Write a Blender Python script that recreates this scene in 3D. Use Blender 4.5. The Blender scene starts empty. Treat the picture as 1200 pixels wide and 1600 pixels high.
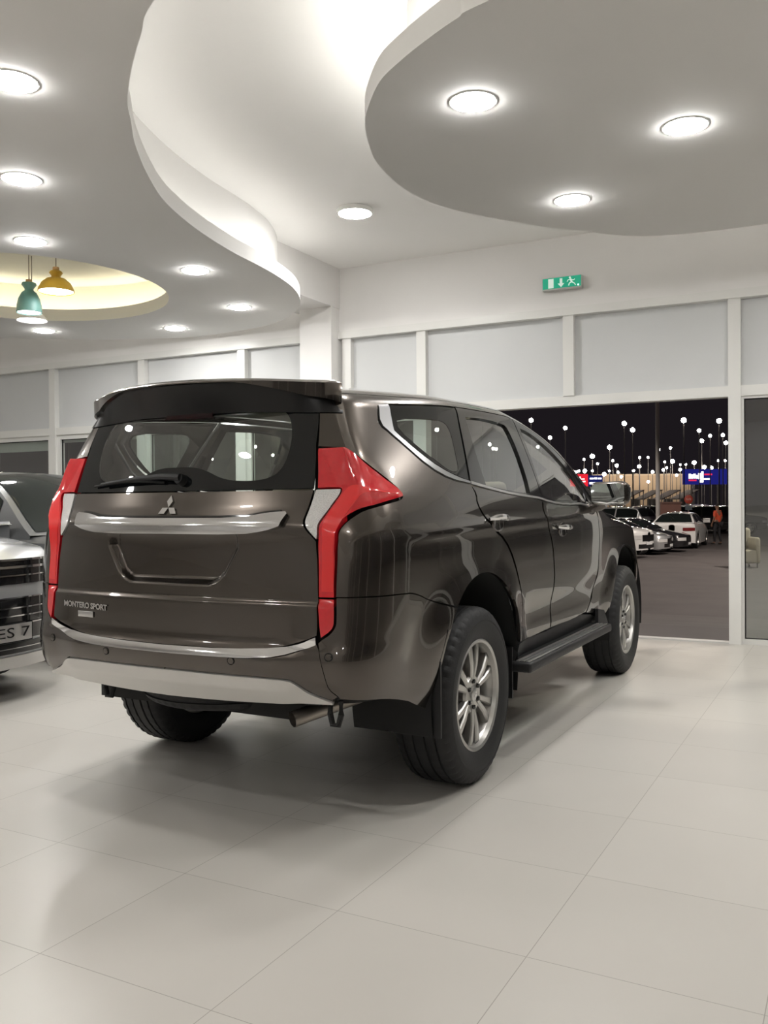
import bpy, bmesh, math, random
import numpy as np
from mathutils import Vector, Matrix
from mathutils.geometry import delaunay_2d_cdt

PI = math.pi
rnd = random.Random(7)
SC = bpy.context.scene
COL = SC.collection

# ------------------------------------------------------------------ camera
CAM = np.array([-3.6001, -2.3457, 1.2169])
cam_data = bpy.data.cameras.new('camera')
cam_data.sensor_fit = 'HORIZONTAL'
cam_data.sensor_width = 36.0
cam_data.lens = 1386.69 / 1200.0 * 36.0
cam_data.clip_start = 0.05
cam_data.clip_end = 2000.0
cam = bpy.data.objects.new('camera', cam_data)
COL.objects.link(cam)


def cam_axes(yaw, pitch, roll):
    cy, sy = math.cos(yaw), math.sin(yaw)
    f = np.array([cy * math.cos(pitch), sy * math.cos(pitch), math.sin(pitch)])
    r = np.array([sy, -cy, 0.0])
    u = np.cross(r, f)
    c, s = math.cos(roll), math.sin(roll)
    return c * r + s * u, -s * r + c * u, f


_r, _u, _f = cam_axes(math.radians(28.1805), math.radians(-0.5003), math.radians(-0.419))
cam.matrix_world = Matrix(((_r[0], _u[0], -_f[0], CAM[0]), (_r[1], _u[1], -_f[1], CAM[1]),
                           (_r[2], _u[2], -_f[2], CAM[2]), (0, 0, 0, 1)))
SC.camera = cam

# ------------------------------------------------------------------ world, exposure
world = bpy.data.worlds.new('night_sky')
SC.world = world
world.use_nodes = True
_bg = world.node_tree.nodes['Background']
_bg.inputs[0].default_value = (0.0105, 0.0085, 0.0105, 1)
_bg.inputs[1].default_value = 1.0
SC.view_settings.view_transform = 'Standard'
SC.view_settings.look = 'None'
SC.view_settings.exposure = 0.07
SC.view_settings.gamma = 1.0
SC.view_settings.use_curve_mapping = False
try:
    SC.cycles.max_bounces = 10
    SC.cycles.diffuse_bounces = 5
    SC.cycles.glossy_bounces = 5
    SC.cycles.transparent_max_bounces = 16
    SC.cycles.transmission_bounces = 8
    SC.cycles.caustics_reflective = False
    SC.cycles.caustics_refractive = False
    SC.cycles.sample_clamp_indirect = 6.0
    SC.cycles.use_denoising = True
except Exception:
    pass

DOWNLIGHT = 165.0       # emission of the ceiling panels
COVE = 9.0              # strips hidden on the ceiling slabs
COVE_ROUND = 42.0       # the same behind the round slab
COVE_WARM = 24.0         # strip in the round recess
LOT = 120.0              # lamp heads on the car lot

# ------------------------------------------------------------------ materials
MATS = {}


def mat(name, col, rough=0.5, metal=0.0, coat=0.0, spec=0.5, noise=0.0, scale=20.0, bump=0.0, emit=None, emit_s=0.0, coat_rough=0.03):
    if name in MATS:
        return MATS[name]
    m = bpy.data.materials.new(name)
    m.use_nodes = True
    nt = m.node_tree
    b = nt.nodes['Principled BSDF']
    b.inputs['Base Color'].default_value = (*col, 1)
    b.inputs['Roughness'].default_value = rough
    b.inputs['Metallic'].default_value = metal
    b.inputs['Coat Weight'].default_value = coat
    b.inputs['Coat Roughness'].default_value = coat_rough
    b.inputs['Specular IOR Level'].default_value = spec
    if emit:
        b.inputs['Emission Color'].default_value = (*emit, 1)
        b.inputs['Emission Strength'].default_value = emit_s
    if noise or bump:
        tc = nt.nodes.new('ShaderNodeTexCoord')
        n = nt.nodes.new('ShaderNodeTexNoise')
        n.inputs['Scale'].default_value = scale
        n.inputs['Detail'].default_value = 4
        nt.links.new(tc.outputs['Object'], n.inputs['Vector'])
        if noise:
            r = nt.nodes.new('ShaderNodeMapRange')
            r.inputs['To Min'].default_value = 1 - noise
            r.inputs['To Max'].default_value = 1 + noise
            nt.links.new(n.outputs['Fac'], r.inputs['Value'])
            mx = nt.nodes.new('ShaderNodeVectorMath')
            mx.operation = 'SCALE'
            mx.inputs[0].default_value = col
            nt.links.new(r.outputs['Result'], mx.inputs['Scale'])
            nt.links.new(mx.outputs['Vector'], b.inputs['Base Color'])
        if bump:
            bp = nt.nodes.new('ShaderNodeBump')
            bp.inputs['Strength'].default_value = bump
            bp.inputs['Distance'].default_value = 0.01
            nt.links.new(n.outputs['Fac'], bp.inputs['Height'])
            nt.links.new(bp.outputs['Normal'], b.inputs['Normal'])
    MATS[name] = m
    return m


def emission(name, col, s):
    m = bpy.data.materials.new(name)
    m.use_nodes = True
    nt = m.node_tree
    nt.nodes.remove(nt.nodes['Principled BSDF'])
    e = nt.nodes.new('ShaderNodeEmission')
    e.inputs[0].default_value = (*col, 1)
    e.inputs[1].default_value = s
    nt.links.new(e.outputs[0], nt.nodes['Material Output'].inputs[0])
    return m


def glass(name, tint, refl=1.0, ior=1.5):
    """thin glazing: tinted see-through mixed with a mirror reflection by Fresnel"""
    m = bpy.data.materials.new(name)
    m.use_nodes = True
    nt = m.node_tree
    nt.nodes.remove(nt.nodes['Principled BSDF'])
    t = nt.nodes.new('ShaderNodeBsdfTransparent')
    t.inputs[0].default_value = (*tint, 1)
    g = nt.nodes.new('ShaderNodeBsdfGlossy')
    g.inputs['Roughness'].default_value = 0.01
    g.inputs[0].default_value = (refl, refl, refl, 1)
    fr = nt.nodes.new('ShaderNodeFresnel')
    fr.inputs[0].default_value = ior
    ge = nt.nodes.new('ShaderNodeNewGeometry')
    # thin sheet: the same Fresnel from either side
    mul = nt.nodes.new('ShaderNodeMath')
    mul.operation = 'MULTIPLY_ADD'
    mul.inputs[1].default_value = 1.0 / ior - ior
    mul.inputs[2].default_value = ior
    nt.links.new(ge.outputs['Backfacing'], mul.inputs[0])
    nt.links.new(mul.outputs[0], fr.inputs[0])
    # both faces of the sheet reflect: 2F / (1 + F)
    a1 = nt.nodes.new('ShaderNodeMath')
    a1.operation = 'ADD'
    a1.inputs[1].default_value = 1.0
    nt.links.new(fr.outputs[0], a1.inputs[0])
    d1 = nt.nodes.new('ShaderNodeMath')
    d1.operation = 'DIVIDE'
    nt.links.new(fr.outputs[0], d1.inputs[0])
    nt.links.new(a1.outputs[0], d1.inputs[1])
    m2 = nt.nodes.new('ShaderNodeMath')
    m2.operation = 'MULTIPLY'
    m2.inputs[1].default_value = 2.0
    nt.links.new(d1.outputs[0], m2.inputs[0])
    mx = nt.nodes.new('ShaderNodeMixShader')
    nt.links.new(m2.outputs[0], mx.inputs[0])
    nt.links.new(t.outputs[0], mx.inputs[1])
    nt.links.new(g.outputs[0], mx.inputs[2])
    nt.links.new(mx.outputs[0], nt.nodes['Material Output'].inputs[0])
    return m


M = {}
M['paint'] = mat('brown_paint', (0.084, 0.071, 0.061), 0.24, 0.95, 1.0, 0.5, coat_rough=0.008)
M['black_gloss'] = mat('black_gloss', (0.008, 0.008, 0.009), 0.08, 0, 0.5)
M['frit'] = mat('black_glass', (0.006, 0.007, 0.008), 0.03, 0, 0.0)
M['black_plastic'] = mat('black_plastic', (0.018, 0.018, 0.019), 0.5, 0, 0, 0.4, bump=0.15, scale=300)
M['dark'] = mat('underbody_black', (0.010, 0.010, 0.010), 0.8)
M['rubber'] = mat('tyre_rubber', (0.020, 0.020, 0.021), 0.62, 0, 0, 0.35, bump=0.1, scale=120)
M['chrome'] = mat('chrome', (0.82, 0.82, 0.83), 0.08, 1.0)
M['satin'] = mat('satin_silver', (0.62, 0.61, 0.60), 0.28, 0.9)
M['trim'] = mat('grey_trim', (0.40, 0.40, 0.41), 0.25, 0.8)
M['skid'] = mat('silver_plastic', (0.60, 0.585, 0.56), 0.35, 0.35, 0.3)
M['alloy'] = mat('alloy', (0.50, 0.49, 0.47), 0.34, 0.85)
M['red_lens'] = mat('red_lens', (0.68, 0.010, 0.020), 0.12, 0, 1.0, noise=0.12, scale=60)
M['red_bright'] = mat('red_light_guide', (0.86, 0.022, 0.026), 0.15, 0, 1.0)
M['clear_lens'] = mat('clear_lens', (0.80, 0.80, 0.79), 0.25, 0.25, 1.0, noise=0.25, scale=260, bump=0.5)
M['dull_red'] = mat('dull_red_lens', (0.16, 0.010, 0.012), 0.3, 0, 0.5)
M['smoked'] = mat('smoked_lens', (0.022, 0.006, 0.007), 0.15, 0, 0.6)
M['car_glass'] = glass('car_glass', (0.84, 0.92, 0.88), ior=1.6)
M['tint_glass'] = glass('tinted_glass', (0.62, 0.68, 0.65), ior=1.6)
M['side_glass'] = glass('side_glass', (0.90, 0.96, 0.92), ior=1.9)
M['pane'] = glass('shop_glass', (0.78, 0.86, 0.83), ior=1.85)
M['headliner'] = mat('headliner', (0.42, 0.41, 0.38), 0.9)
M['seat'] = mat('seat_fabric', (0.30, 0.26, 0.20), 0.85, bump=0.2, scale=200)
M['interior'] = mat('interior_plastic', (0.05, 0.05, 0.052), 0.7)
M['plaster'] = mat('white_plaster', (0.83, 0.815, 0.80), 0.75, noise=0.02, scale=3, bump=0.02)
M['ceil'] = mat('ceiling_paint', (0.93, 0.92, 0.905), 0.8, noise=0.015, scale=2)
M['frame'] = mat('white_frame', (0.78, 0.775, 0.75), 0.35)
M['blind'] = mat('panel_board', (0.645, 0.655, 0.66), 0.45, noise=0.02, scale=4)
M['steel'] = mat('galvanised_steel', (0.30, 0.29, 0.28), 0.5, 0.7)
M['exhaust'] = mat('exhaust_steel', (0.30, 0.27, 0.24), 0.35, 0.9)
M['diffuser'] = emission('light_diffuser', (1.0, 0.985, 0.955), DOWNLIGHT)
M['cove'] = emission('cove_strip', (1.0, 0.975, 0.91), COVE)
M['cove_round'] = emission('cove_strip_round', (1.0, 0.975, 0.91), COVE_ROUND)
M['cove_warm'] = emission('warm_strip', (1.0, 0.93, 0.74), COVE_WARM)
M['lamp_head'] = emission('lot_lamp', (1.0, 0.86, 0.72), LOT)


def floor_material():
    m = bpy.data.materials.new('cream_tile')
    m.use_nodes = True
    nt = m.node_tree
    b = nt.nodes['Principled BSDF']
    ge = nt.nodes.new('ShaderNodeNewGeometry')
    sp = nt.nodes.new('ShaderNodeSeparateXYZ')
    nt.links.new(ge.outputs['Position'], sp.inputs[0])

    def math(op, a, bb=None, c=None):
        n = nt.nodes.new('ShaderNodeMath')
        n.operation = op
        for i, v in enumerate((a, bb, c)):
            if v is None:
                continue
            if isinstance(v, (int, float)):
                n.inputs[i].default_value = v
            else:
                nt.links.new(v, n.inputs[i])
        return n.outputs[0]

    def line(o, off):
        t = math('DIVIDE', math('SUBTRACT', o, off), 0.59)
        t = math('ABSOLUTE', math('SUBTRACT', math('FRACT', math('ADD', t, 0.5)), 0.5))
        return math('LESS_THAN', math('MULTIPLY', t, 0.59), 0.0012)
    g = math('MAXIMUM', line(sp.outputs[0], -1.335), line(sp.outputs[1], -0.965))
    # every tile a shade of its own
    cell = nt.nodes.new('ShaderNodeCombineXYZ')
    for i, off in ((0, -1.335), (1, -0.965)):
        nt.links.new(math('FLOOR', math('DIVIDE', math('SUBTRACT', sp.outputs[i], off), 0.59)), cell.inputs[i])
    wn = nt.nodes.new('ShaderNodeTexWhiteNoise')
    nt.links.new(cell.outputs[0], wn.inputs['Vector'])
    no = nt.nodes.new('ShaderNodeTexNoise')
    no.inputs['Scale'].default_value = 1.6
    no.inputs['Detail'].default_value = 5
    nt.links.new(ge.outputs['Position'], no.inputs['Vector'])
    var = math('ADD', math('MULTIPLY', wn.outputs['Value'], 0.05), math('MULTIPLY', no.outputs['Fac'], 0.10))
    cr = nt.nodes.new('ShaderNodeMix')
    cr.data_type = 'RGBA'
    cr.inputs['A'].default_value = (0.535, 0.510, 0.472, 1)
    cr.inputs['B'].default_value = (0.62, 0.594, 0.553, 1)
    nt.links.new(math('MULTIPLY', var, 6.6), cr.inputs['Factor'])
    mx = nt.nodes.new('ShaderNodeMix')
    mx.data_type = 'RGBA'
    nt.links.new(g, mx.inputs['Factor'])
    nt.links.new(cr.outputs['Result'], mx.inputs['A'])
    mx.inputs['B'].default_value = (0.33, 0.31, 0.28, 1)
    nt.links.new(mx.outputs['Result'], b.inputs['Base Color'])
    b.inputs['Roughness'].default_value = 0.30
    b.inputs['Specular IOR Level'].default_value = 0.45
    return m


M['floor'] = floor_material()
M['lamp_pole'] = mat('lamp_pole', (0.05, 0.048, 0.05), 0.6)
M['asphalt'] = mat('asphalt', (0.075, 0.066, 0.064), 0.75, noise=0.35, scale=1.2, bump=0.3)


# ------------------------------------------------------------------ object helpers
def link(name, me, parent=None):
    o = bpy.data.objects.new(name, me)
    COL.objects.link(o)
    if parent is not None:
        o.parent = parent
    return o


def thing(name, label, cat, loc=(0, 0, 0), rz=0.0, group=None):
    o = link(name, None)
    o.location = loc
    o.rotation_euler = (0, 0, rz)
    tag(o, label, cat, group)
    return o


def tag(o, label, cat, group=None):
    o['label'] = label
    o['category'] = cat
    if group:
        o['group'] = group
    return o


def struct(o):
    o['kind'] = 'structure'
    return o


def copy_tree(o, parent=None):
    c = o.copy()
    COL.objects.link(c)
    if parent is not None:
        c.parent = parent
    for ch in list(o.children):
        copy_tree(ch, c)
    return c


class MB:
    """collects shapes and links them as one mesh object"""

    def __init__(self):
        self.v = []
        self.f = []

    def add(self, verts, faces):
        n = len(self.v)
        self.v += [tuple(map(float, p)) for p in verts]
        self.f += [tuple(i + n for i in q) for q in faces]
        return self

    def box(self, x0, x1, y0, y1, z0, z1, rot=None, bev=0.0):
        bm = bmesh.new()
        bmesh.ops.create_cube(bm, size=1.0)
        for p in bm.verts:
            p.co = Vector(((x0 + x1) / 2 + p.co.x * (x1 - x0), (y0 + y1) / 2 + p.co.y * (y1 - y0), (z0 + z1) / 2 + p.co.z * (z1 - z0)))
        if bev:
            bmesh.ops.bevel(bm, geom=bm.edges[:], offset=bev, segments=3, affect='EDGES', profile=0.5)
        return self.bm(bm, rot)

    def bm(self, bm, rot=None):
        bm.verts.ensure_lookup_table()
        bm.verts.index_update()
        vs = [p.co.copy() for p in bm.verts]
        if rot is not None:
            vs = [rot @ p for p in vs]
        self.add(vs, [[p.index for p in q.verts] for q in bm.faces])
        bm.free()
        return self

    def tube(self, path, r, n=10, caps=True):
        path = [Vector(p) for p in path]
        rs = r if isinstance(r, (list, tuple)) else [r] * len(path)
        rings = []
        up = Vector((0, 0, 1))
        for i, p in enumerate(path):
            d = (path[min(i + 1, len(path) - 1)] - path[max(i - 1, 0)]).normalized()
            a = d.cross(up)
            if a.length < 1e-4:
                a = d.cross(Vector((1, 0, 0)))
            a.normalize()
            b = a.cross(d)
            rings.append([p + (a * math.cos(t) + b * math.sin(t)) * rs[i] for t in (2 * PI * k / n for k in range(n))])
        vs = [q for ring in rings for q in ring]
        fs = []
        for i in range(len(path) - 1):
            for k in range(n):
                fs.append((i * n + k, i * n + (k + 1) % n, (i + 1) * n + (k + 1) % n, (i + 1) * n + k))
        if caps:
            fs.append(tuple(range(n))[::-1])
            fs.append(tuple((len(path) - 1) * n + k for k in range(n)))
        return self.add(vs, fs)

    def lathe(self, prof, n=48, M_=None, close=False):
        """prof: (radius, height) turned about local Z, then moved by M_"""
        vs, fs = [], []
        m = len(prof)
        for k in range(n):
            t = 2 * PI * k / n
            for r, h in prof:
                p = Vector((r * math.cos(t), r * math.sin(t), h))
                vs.append(M_ @ p if M_ is not None else p)
        for k in range(n):
            for j in range(m - 1 + (1 if close else 0)):
                a, b = k * m + j, k * m + (j + 1) % m
                c, d = ((k + 1) % n) * m + (j + 1) % m, ((k + 1) % n) * m + j
                fs.append((a, d, c, b))
        return self.add(vs, fs)

    def prism(self, poly, h0, h1, M_=None):
        n = len(poly)
        vs = [Vector((p[0], p[1], h0)) for p in poly] + [Vector((p[0], p[1], h1)) for p in poly]
        if M_ is not None:
            vs = [M_ @ p for p in vs]
        fs = [tuple(range(n))[::-1], tuple(range(n, 2 * n))] + [(i, (i + 1) % n, (i + 1) % n + n, i + n) for i in range(n)]
        return self.add(vs, fs)

    def grid(self, pts):
        """pts: 2D list of points"""
        a, b = len(pts), len(pts[0])
        return self.add([p for row in pts for p in row], [(i * b + j, (i + 1) * b + j, (i + 1) * b + j + 1, i * b + j + 1) for i in range(a - 1) for j in range(b - 1)])

    def build(self, name, m, parent=None, smooth=True, angle=35, weld=False, recalc=True):
        me = bpy.data.meshes.new(name)
        me.from_pydata(self.v, [], self.f)
        bm = bmesh.new()
        bm.from_mesh(me)
        if weld:
            bmesh.ops.remove_doubles(bm, verts=bm.verts, dist=1e-5)
        if recalc:
            bmesh.ops.recalc_face_normals(bm, faces=bm.faces)
        if smooth:
            lim = math.radians(angle)
            for f in bm.faces:
                f.smooth = True
            for e in bm.edges:
                e.smooth = len(e.link_faces) == 2 and e.calc_face_angle(0) < lim
        bm.to_mesh(me)
        bm.free()
        me.materials.append(m)
        return link(name, me, parent)


def text_mesh(s, size, ext=0.002, spacing=1.0, shear=0.0, bold=0.0):
    cu = bpy.data.curves.new('txt', 'FONT')
    cu.body = s
    cu.size = size
    cu.extrude = ext
    cu.align_x = 'CENTER'
    cu.align_y = 'CENTER'
    cu.space_character = spacing
    cu.shear = shear
    cu.offset = bold
    cu.resolution_u = 3
    o = bpy.data.objects.new('txt', cu)
    COL.objects.link(o)
    dg = bpy.context.evaluated_depsgraph_get()
    me = o.evaluated_get(dg).to_mesh()
    vs = [v.co.copy() for v in me.vertices]
    fs = [tuple(p.vertices) for p in me.polygons]
    bpy.data.objects.remove(o)
    bpy.data.curves.remove(cu)
    return vs, fs


def frame_at(o, right, up):
    """matrix that lays local X along right, Y along up, Z outwards"""
    r = Vector(right).normalized()
    u = Vector(up)
    u = (u - r * u.dot(r)).normalized()
    n = r.cross(u)
    return Matrix(((r.x, u.x, n.x, o[0]), (r.y, u.y, n.y, o[1]), (r.z, u.z, n.z, o[2]), (0, 0, 0, 1)))

# ================================================================== THE ROOM
WY = math.radians(-1.389)
WB = np.array([4.482, -1.360])
WE = np.array([math.sin(WY), math.cos(WY)])      # along the back wall
WN = np.array([math.cos(WY), -math.sin(WY)])     # out of the room


def W(t, o, z):
    p = WB + WE * t + WN * o
    return Vector((p[0], p[1], z))


def ty(y):
    return (y - WB[1]) / WE[1]


def wbox(mb, t0, t1, o0, o1, z0, z1):
    vs = [W(t, o, z) for z in (z0, z1) for t, o in ((t0, o0), (t1, o0), (t1, o1), (t0, o1))]
    mb.add(vs, [(0, 3, 2, 1), (4, 5, 6, 7), (0, 1, 5, 4), (1, 2, 6, 5), (2, 3, 7, 6), (3, 0, 4, 7)])
    return mb


# floor, lot and ramp
mb = MB()
n = 26
mb.add([W(-3.34, 0.1, 0), W(14.6, 0.1, 0), (-14, 13.1, 0), (-14, -4.7, 0), W(-3.34, 0.1, -0.3), W(14.6, 0.1, -0.3), (-14, 13.1, -0.3), (-14, -4.7, -0.3)],
       [(0, 1, 2, 3), (7, 6, 5, 4), (0, 4, 5, 1), (1, 5, 6, 2), (2, 6, 7, 3), (3, 7, 4, 0)])
struct(mb.build('floor', M['floor'], smooth=False))
mb = MB()
rows = []
for t in (-60, 80):
    rows.append([W(t, 0.1, -0.02), W(t, 1.3, -0.04), W(t, 7.0, -0.63), W(t, 420, -0.63)])
mb.grid(rows)
mb.add([W(-60, 0.1, -0.02), W(-3.34, 0.1, -0.02), (-14, -4.7, -0.02), (-60, -60, -0.02)], [(0, 1, 2, 3)])
g = mb.build('ground', M['asphalt'], smooth=False)
struct(g)
# threshold strip in the doorway
mb = MB()
wbox(mb, 0.0, ty(1.51), 0.0, 0.10, -0.01, 0.012)
struct(mb.build('trim_1', mat('threshold', (0.62, 0.61, 0.59), 0.4), smooth=False))

# wall over the glazing
mb = MB()
wbox(mb, -3.3, 14.6, 0.0, 0.2, 3.02, 3.70)
struct(mb.build('wall_back', M['plaster'], smooth=False))
mb = MB()
wbox(mb, -3.3, 14.6, -0.03, 0.13, 2.945, 3.02)
struct(mb.build('trim_2', M['frame'], smooth=False))
mb = MB()
wbox(mb, -3.3, 14.6, 0.0, 0.12, 2.115, 2.205)
struct(mb.build('trim_3', M['frame'], smooth=False))
# posts: full height except over the doorway
ys = [-4.38, -2.92, -1.41, 0.02, 1.51, 2.36, 3.70, 5.14, 6.60, 8.04, 9.5, 11.0, 12.6]
k = 4
for i, y in enumerate(ys):
    t = ty(y)
    mb = MB()
    z0 = 2.205 if abs(y - 0.02) < 0.1 else 0.0
    wbox(mb, t - 0.05, t + 0.05, -0.012, 0.118, z0, 2.945)
    struct(mb.build('trim_%d' % k, M['frame'], smooth=False))
    k += 1
# opaque boards in the top lights, set back
wn_ = 1
for i in range(len(ys) - 1):
    mb = MB()
    wbox(mb, ty(ys[i]) + 0.05, ty(ys[i + 1]) - 0.05, 0.055, 0.075, 2.205, 2.945)
    struct(mb.build('trim_%d' % k, M['blind'], smooth=False))
    k += 1
# glazed bays below, the doorway left open
for i in range(len(ys) - 1):
    y0, y1 = ys[i], ys[i + 1]
    if y0 in (-1.41, 0.02):
        continue
    t0, t1 = ty(y0) + 0.05, ty(y1) - 0.05
    if t1 - t0 < 0.3:
        continue
    mb = MB()
    fw = 0.022 if y0 < -1 else 0.055
    wbox(mb, t0, t1, 0.02, 0.09, 0.0, 0.045)
    wbox(mb, t0, t1, 0.02, 0.09, 2.115 - fw, 2.115)
    wbox(mb, t0, t0 + fw, 0.02, 0.09, 0.045, 2.115 - fw)
    wbox(mb, t1 - fw, t1, 0.02, 0.09, 0.045, 2.115 - fw)
    w = struct(mb.build('window_%d' % wn_, M['frame'], smooth=False))
    wn_ += 1
    mb = MB()
    wbox(mb, t0 + fw, t1 - fw, 0.055, 0.056, 0.045, 2.115 - fw)
    mb2 = MB()
    mb2.add([W(t0 + fw, 0.055, 0.045), W(t1 - fw, 0.055, 0.045), W(t1 - fw, 0.055, 2.115 - fw), W(t0 + fw, 0.055, 2.115 - fw)], [(0, 1, 2, 3)])
    mb2.build('pane', M['pane'], w, smooth=False, recalc=False)
    # dark gasket round the pane
    mb = MB()
    gz = 0.008
    for a, b_, c, d in ((t0 + fw, t1 - fw, 0.045, 0.045 + gz), (t0 + fw, t1 - fw, 2.115 - fw - gz, 2.115 - fw),
                        (t0 + fw, t0 + fw + gz, 0.045, 2.115 - fw), (t1 - fw - gz, t1 - fw, 0.045, 2.115 - fw)):
        wbox(mb, a, b_, 0.046, 0.062, c, d)
    mb.build('gasket', M['dark'], w, smooth=False)
    if y0 > 5:
        mb = MB()
        wbox(mb, t0 + fw, t1 - fw, 0.07, 0.085, 1.93 if y0 > 6 else 2.02, 2.115 - fw)
        mb.build('roller_blind', mat('blind_cloth', (0.48, 0.48, 0.46), 0.8), w, smooth=False)

# the pillar and the downstand beam over it
mb = MB()
wbox(mb, ty(2.45), ty(2.83), -0.17, 0.1, 0, 3.26)
struct(mb.build('trim_%d' % k, M['plaster'], smooth=False)); k += 1
mb = MB()
mb.box(-13.9, 4.5, 2.44, 2.95, 3.26, 3.70)
struct(mb.build('ceiling_beam', M['plaster'], smooth=False))
# upper ceiling
mb = MB()
mb.box(-14.1, 4.75, -4.8, 13.2, 3.68, 3.85)
struct(mb.build('ceiling', M['ceil'], smooth=False))
# the other walls, behind and beside the camera
mb = MB()
mb.box(-14.2, -14.0, -4.8, 13.2, 0, 3.7)
struct(mb.build('wall_rear', M['plaster'], smooth=False))
mb = MB()
mb.box(-14.0, 4.6, 13.0, 13.2, 0, 3.7)
struct(mb.build('wall_left', M['plaster'], smooth=False))
RY = -4.55
mb = MB()
mb.box(-14.0, 4.75, RY - .2, RY, 3.0, 3.7)
mb.box(-14.0, 4.75, RY - .2, RY, 0, 0.08)
for i in range(9):
    x = -14.0 + i * 2.3
    mb.box(x, x + 0.10, RY - .15, RY - .03, 0.08, 3.0)
w = struct(mb.build('wall_right', M['frame'], smooth=False))
mb = MB()
mb.add([(-13.9, RY - .09, 0.08), (4.7, RY - .09, 0.08), (4.7, RY - .09, 3.0), (-13.9, RY - .09, 3.0)], [(0, 1, 2, 3)])
struct(mb.build('window_%d' % wn_, M['pane'], smooth=False)); wn_ += 1


# ---------------------------------------------------------------- shaped ceiling slabs
def catmull(pts, n=8, closed=True):
    P_ = [np.array(p, float) for p in pts]
    out = []
    L = len(P_)
    for i in range(L if closed else L - 1):
        p0, p1, p2, p3 = P_[(i - 1) % L], P_[i], P_[(i + 1) % L], P_[(i + 2) % L]
        if not closed:
            p0 = P_[max(i - 1, 0)]
            p3 = P_[min(i + 2, L - 1)]
        for j in range(n):
            t = j / n
            out.append(0.5 * (2 * p1 + (p2 - p0) * t + (2 * p0 - 5 * p1 + 4 * p2 - p3) * t * t + (3 * p1 - p0 - 3 * p2 + p3) * t ** 3))
    if not closed:
        out.append(P_[-1])
    return out


def area2(p):
    p = np.array(p)
    q = np.roll(p, -1, 0)
    return float((p[:, 0] * q[:, 1] - q[:, 0] * p[:, 1]).sum()) / 2


def inset(poly, d):
    p = np.array(poly)
    if area2(p) < 0:
        d = -d
    t = np.roll(p, -1, 0) - np.roll(p, 1, 0)
    t /= np.linalg.norm(t, axis=1)[:, None] + 1e-12
    nrm = np.stack([-t[:, 1], t[:, 0]], 1)
    return p + nrm * d


def in_poly(poly, pts):
    poly = np.array(poly)
    pts = np.array(pts)
    x, y = pts[:, 0][:, None], pts[:, 1][:, None]
    x0, y0 = poly[:, 0][None], poly[:, 1][None]
    x1, y1 = np.roll(poly[:, 0], -1)[None], np.roll(poly[:, 1], -1)[None]
    c = ((y0 > y) != (y1 > y)) & (x < (x1 - x0) * (y - y0) / (y1 - y0 + 1e-15) + x0)
    return c.sum(1) % 2 == 1


def tri_fill(outer, holes=(), extra=None):
    """constrained triangulation of a polygon with holes -> points, triangles"""
    pts, edges = [], []
    for loop in (outer, *holes):
        n0 = len(pts)
        pts += [Vector((float(p[0]), float(p[1]))) for p in loop]
        edges += [(n0 + i, n0 + (i + 1) % len(loop)) for i in range(len(loop))]
    if extra is not None:
        pts += [Vector((float(p[0]), float(p[1]))) for p in extra]
    vs, es, fs, *_ = delaunay_2d_cdt(pts, edges, [], 0, 1e-7)
    vs = np.array([(p.x, p.y) for p in vs])
    cen = np.array([vs[list(f)].mean(0) for f in fs])
    ok = in_poly(outer, cen)
    for h in holes:
        ok &= ~in_poly(h, cen)
    return vs, [tuple(f) for f, o in zip(fs, ok) if o]


def slab(name, outline, z0, z1, hole=None):
    vs, fs = tri_fill(outline, [hole] if hole is not None else [])
    mb = MB()
    mb.add([(p[0], p[1], z0) for p in vs], [f[::-1] for f in fs])
    mb.add([(p[0], p[1], z1) for p in vs], fs)
    for loop in [outline] + ([hole] if hole is not None else []):
        m_ = len(loop)
        mb.add([(p[0], p[1], z0) for p in loop] + [(p[0], p[1], z1) for p in loop], [(i, (i + 1) % m_, (i + 1) % m_ + m_, i + m_) for i in range(m_)])
    return struct(mb.build(name, M['ceil'], angle=40, weld=True))


def band(name, loop, z0, z1, m):
    mb = MB()
    m_ = len(loop)
    mb.add([(p[0], p[1], z0) for p in loop] + [(p[0], p[1], z1) for p in loop], [(i, (i + 1) % m_, (i + 1) % m_ + m_, i + m_) for i in range(m_)])
    return struct(mb.build(name, m, angle=40))


def ribbon(name, a, b_, z, m):
    mb = MB()
    m_ = len(a)
    mb.add([(p[0], p[1], z) for p in a] + [(p[0], p[1], z) for p in b_], [(i, (i + 1) % m_, (i + 1) % m_ + m_, i + m_) for i in range(m_)])
    return struct(mb.build(name, m, recalc=False))


ZS = 3.10                # underside of the slabs
ZT = 3.215


def scz(p, z0=3.2, z1=ZS):
    k_ = (z1 - CAM[2]) / (z0 - CAM[2])
    return CAM[:2] + (np.array(p) - CAM[:2]) * k_


left_pts = [(-0.94, 0.08), (-0.78, 0.3), (-0.57, 0.56), (-0.34, 0.81), (-0.16, 0.96), (0.08, 1.16), (0.46, 1.42), (0.87, 1.65), (1.4, 1.84),
            (1.96, 1.97), (2.4, 2.03), (2.75, 2.09), (3.18, 2.21), (3.61, 2.42), (3.95, 2.68), (4.26, 3.05), (4.47, 3.5), (4.55, 4.0), (4.52, 4.7), (4.1, 5.7), (3.4, 6.6), (2.2, 8.0)]
left_pts = [scz(p) for p in left_pts] + [np.array(p) for p in ((-0.5, 9.6), (-4, 10.6), (-9, 10.2), (-11, 6), (-10.5, 0), (-8, -2.8), (-5, -3.2), (-3.2, -2.9), (-2.1, -2.1), (-1.5, -0.9))]
left_edge = catmull(left_pts, 6)
if area2(left_edge) < 0:
    left_edge = left_edge[::-1]
rc = scz((2.06, 4.44))
RR = 1.24
hole = [(rc[0] + RR * math.cos(2 * PI * i / 96), rc[1] + RR * math.sin(2 * PI * i / 96)) for i in range(96)]
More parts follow.
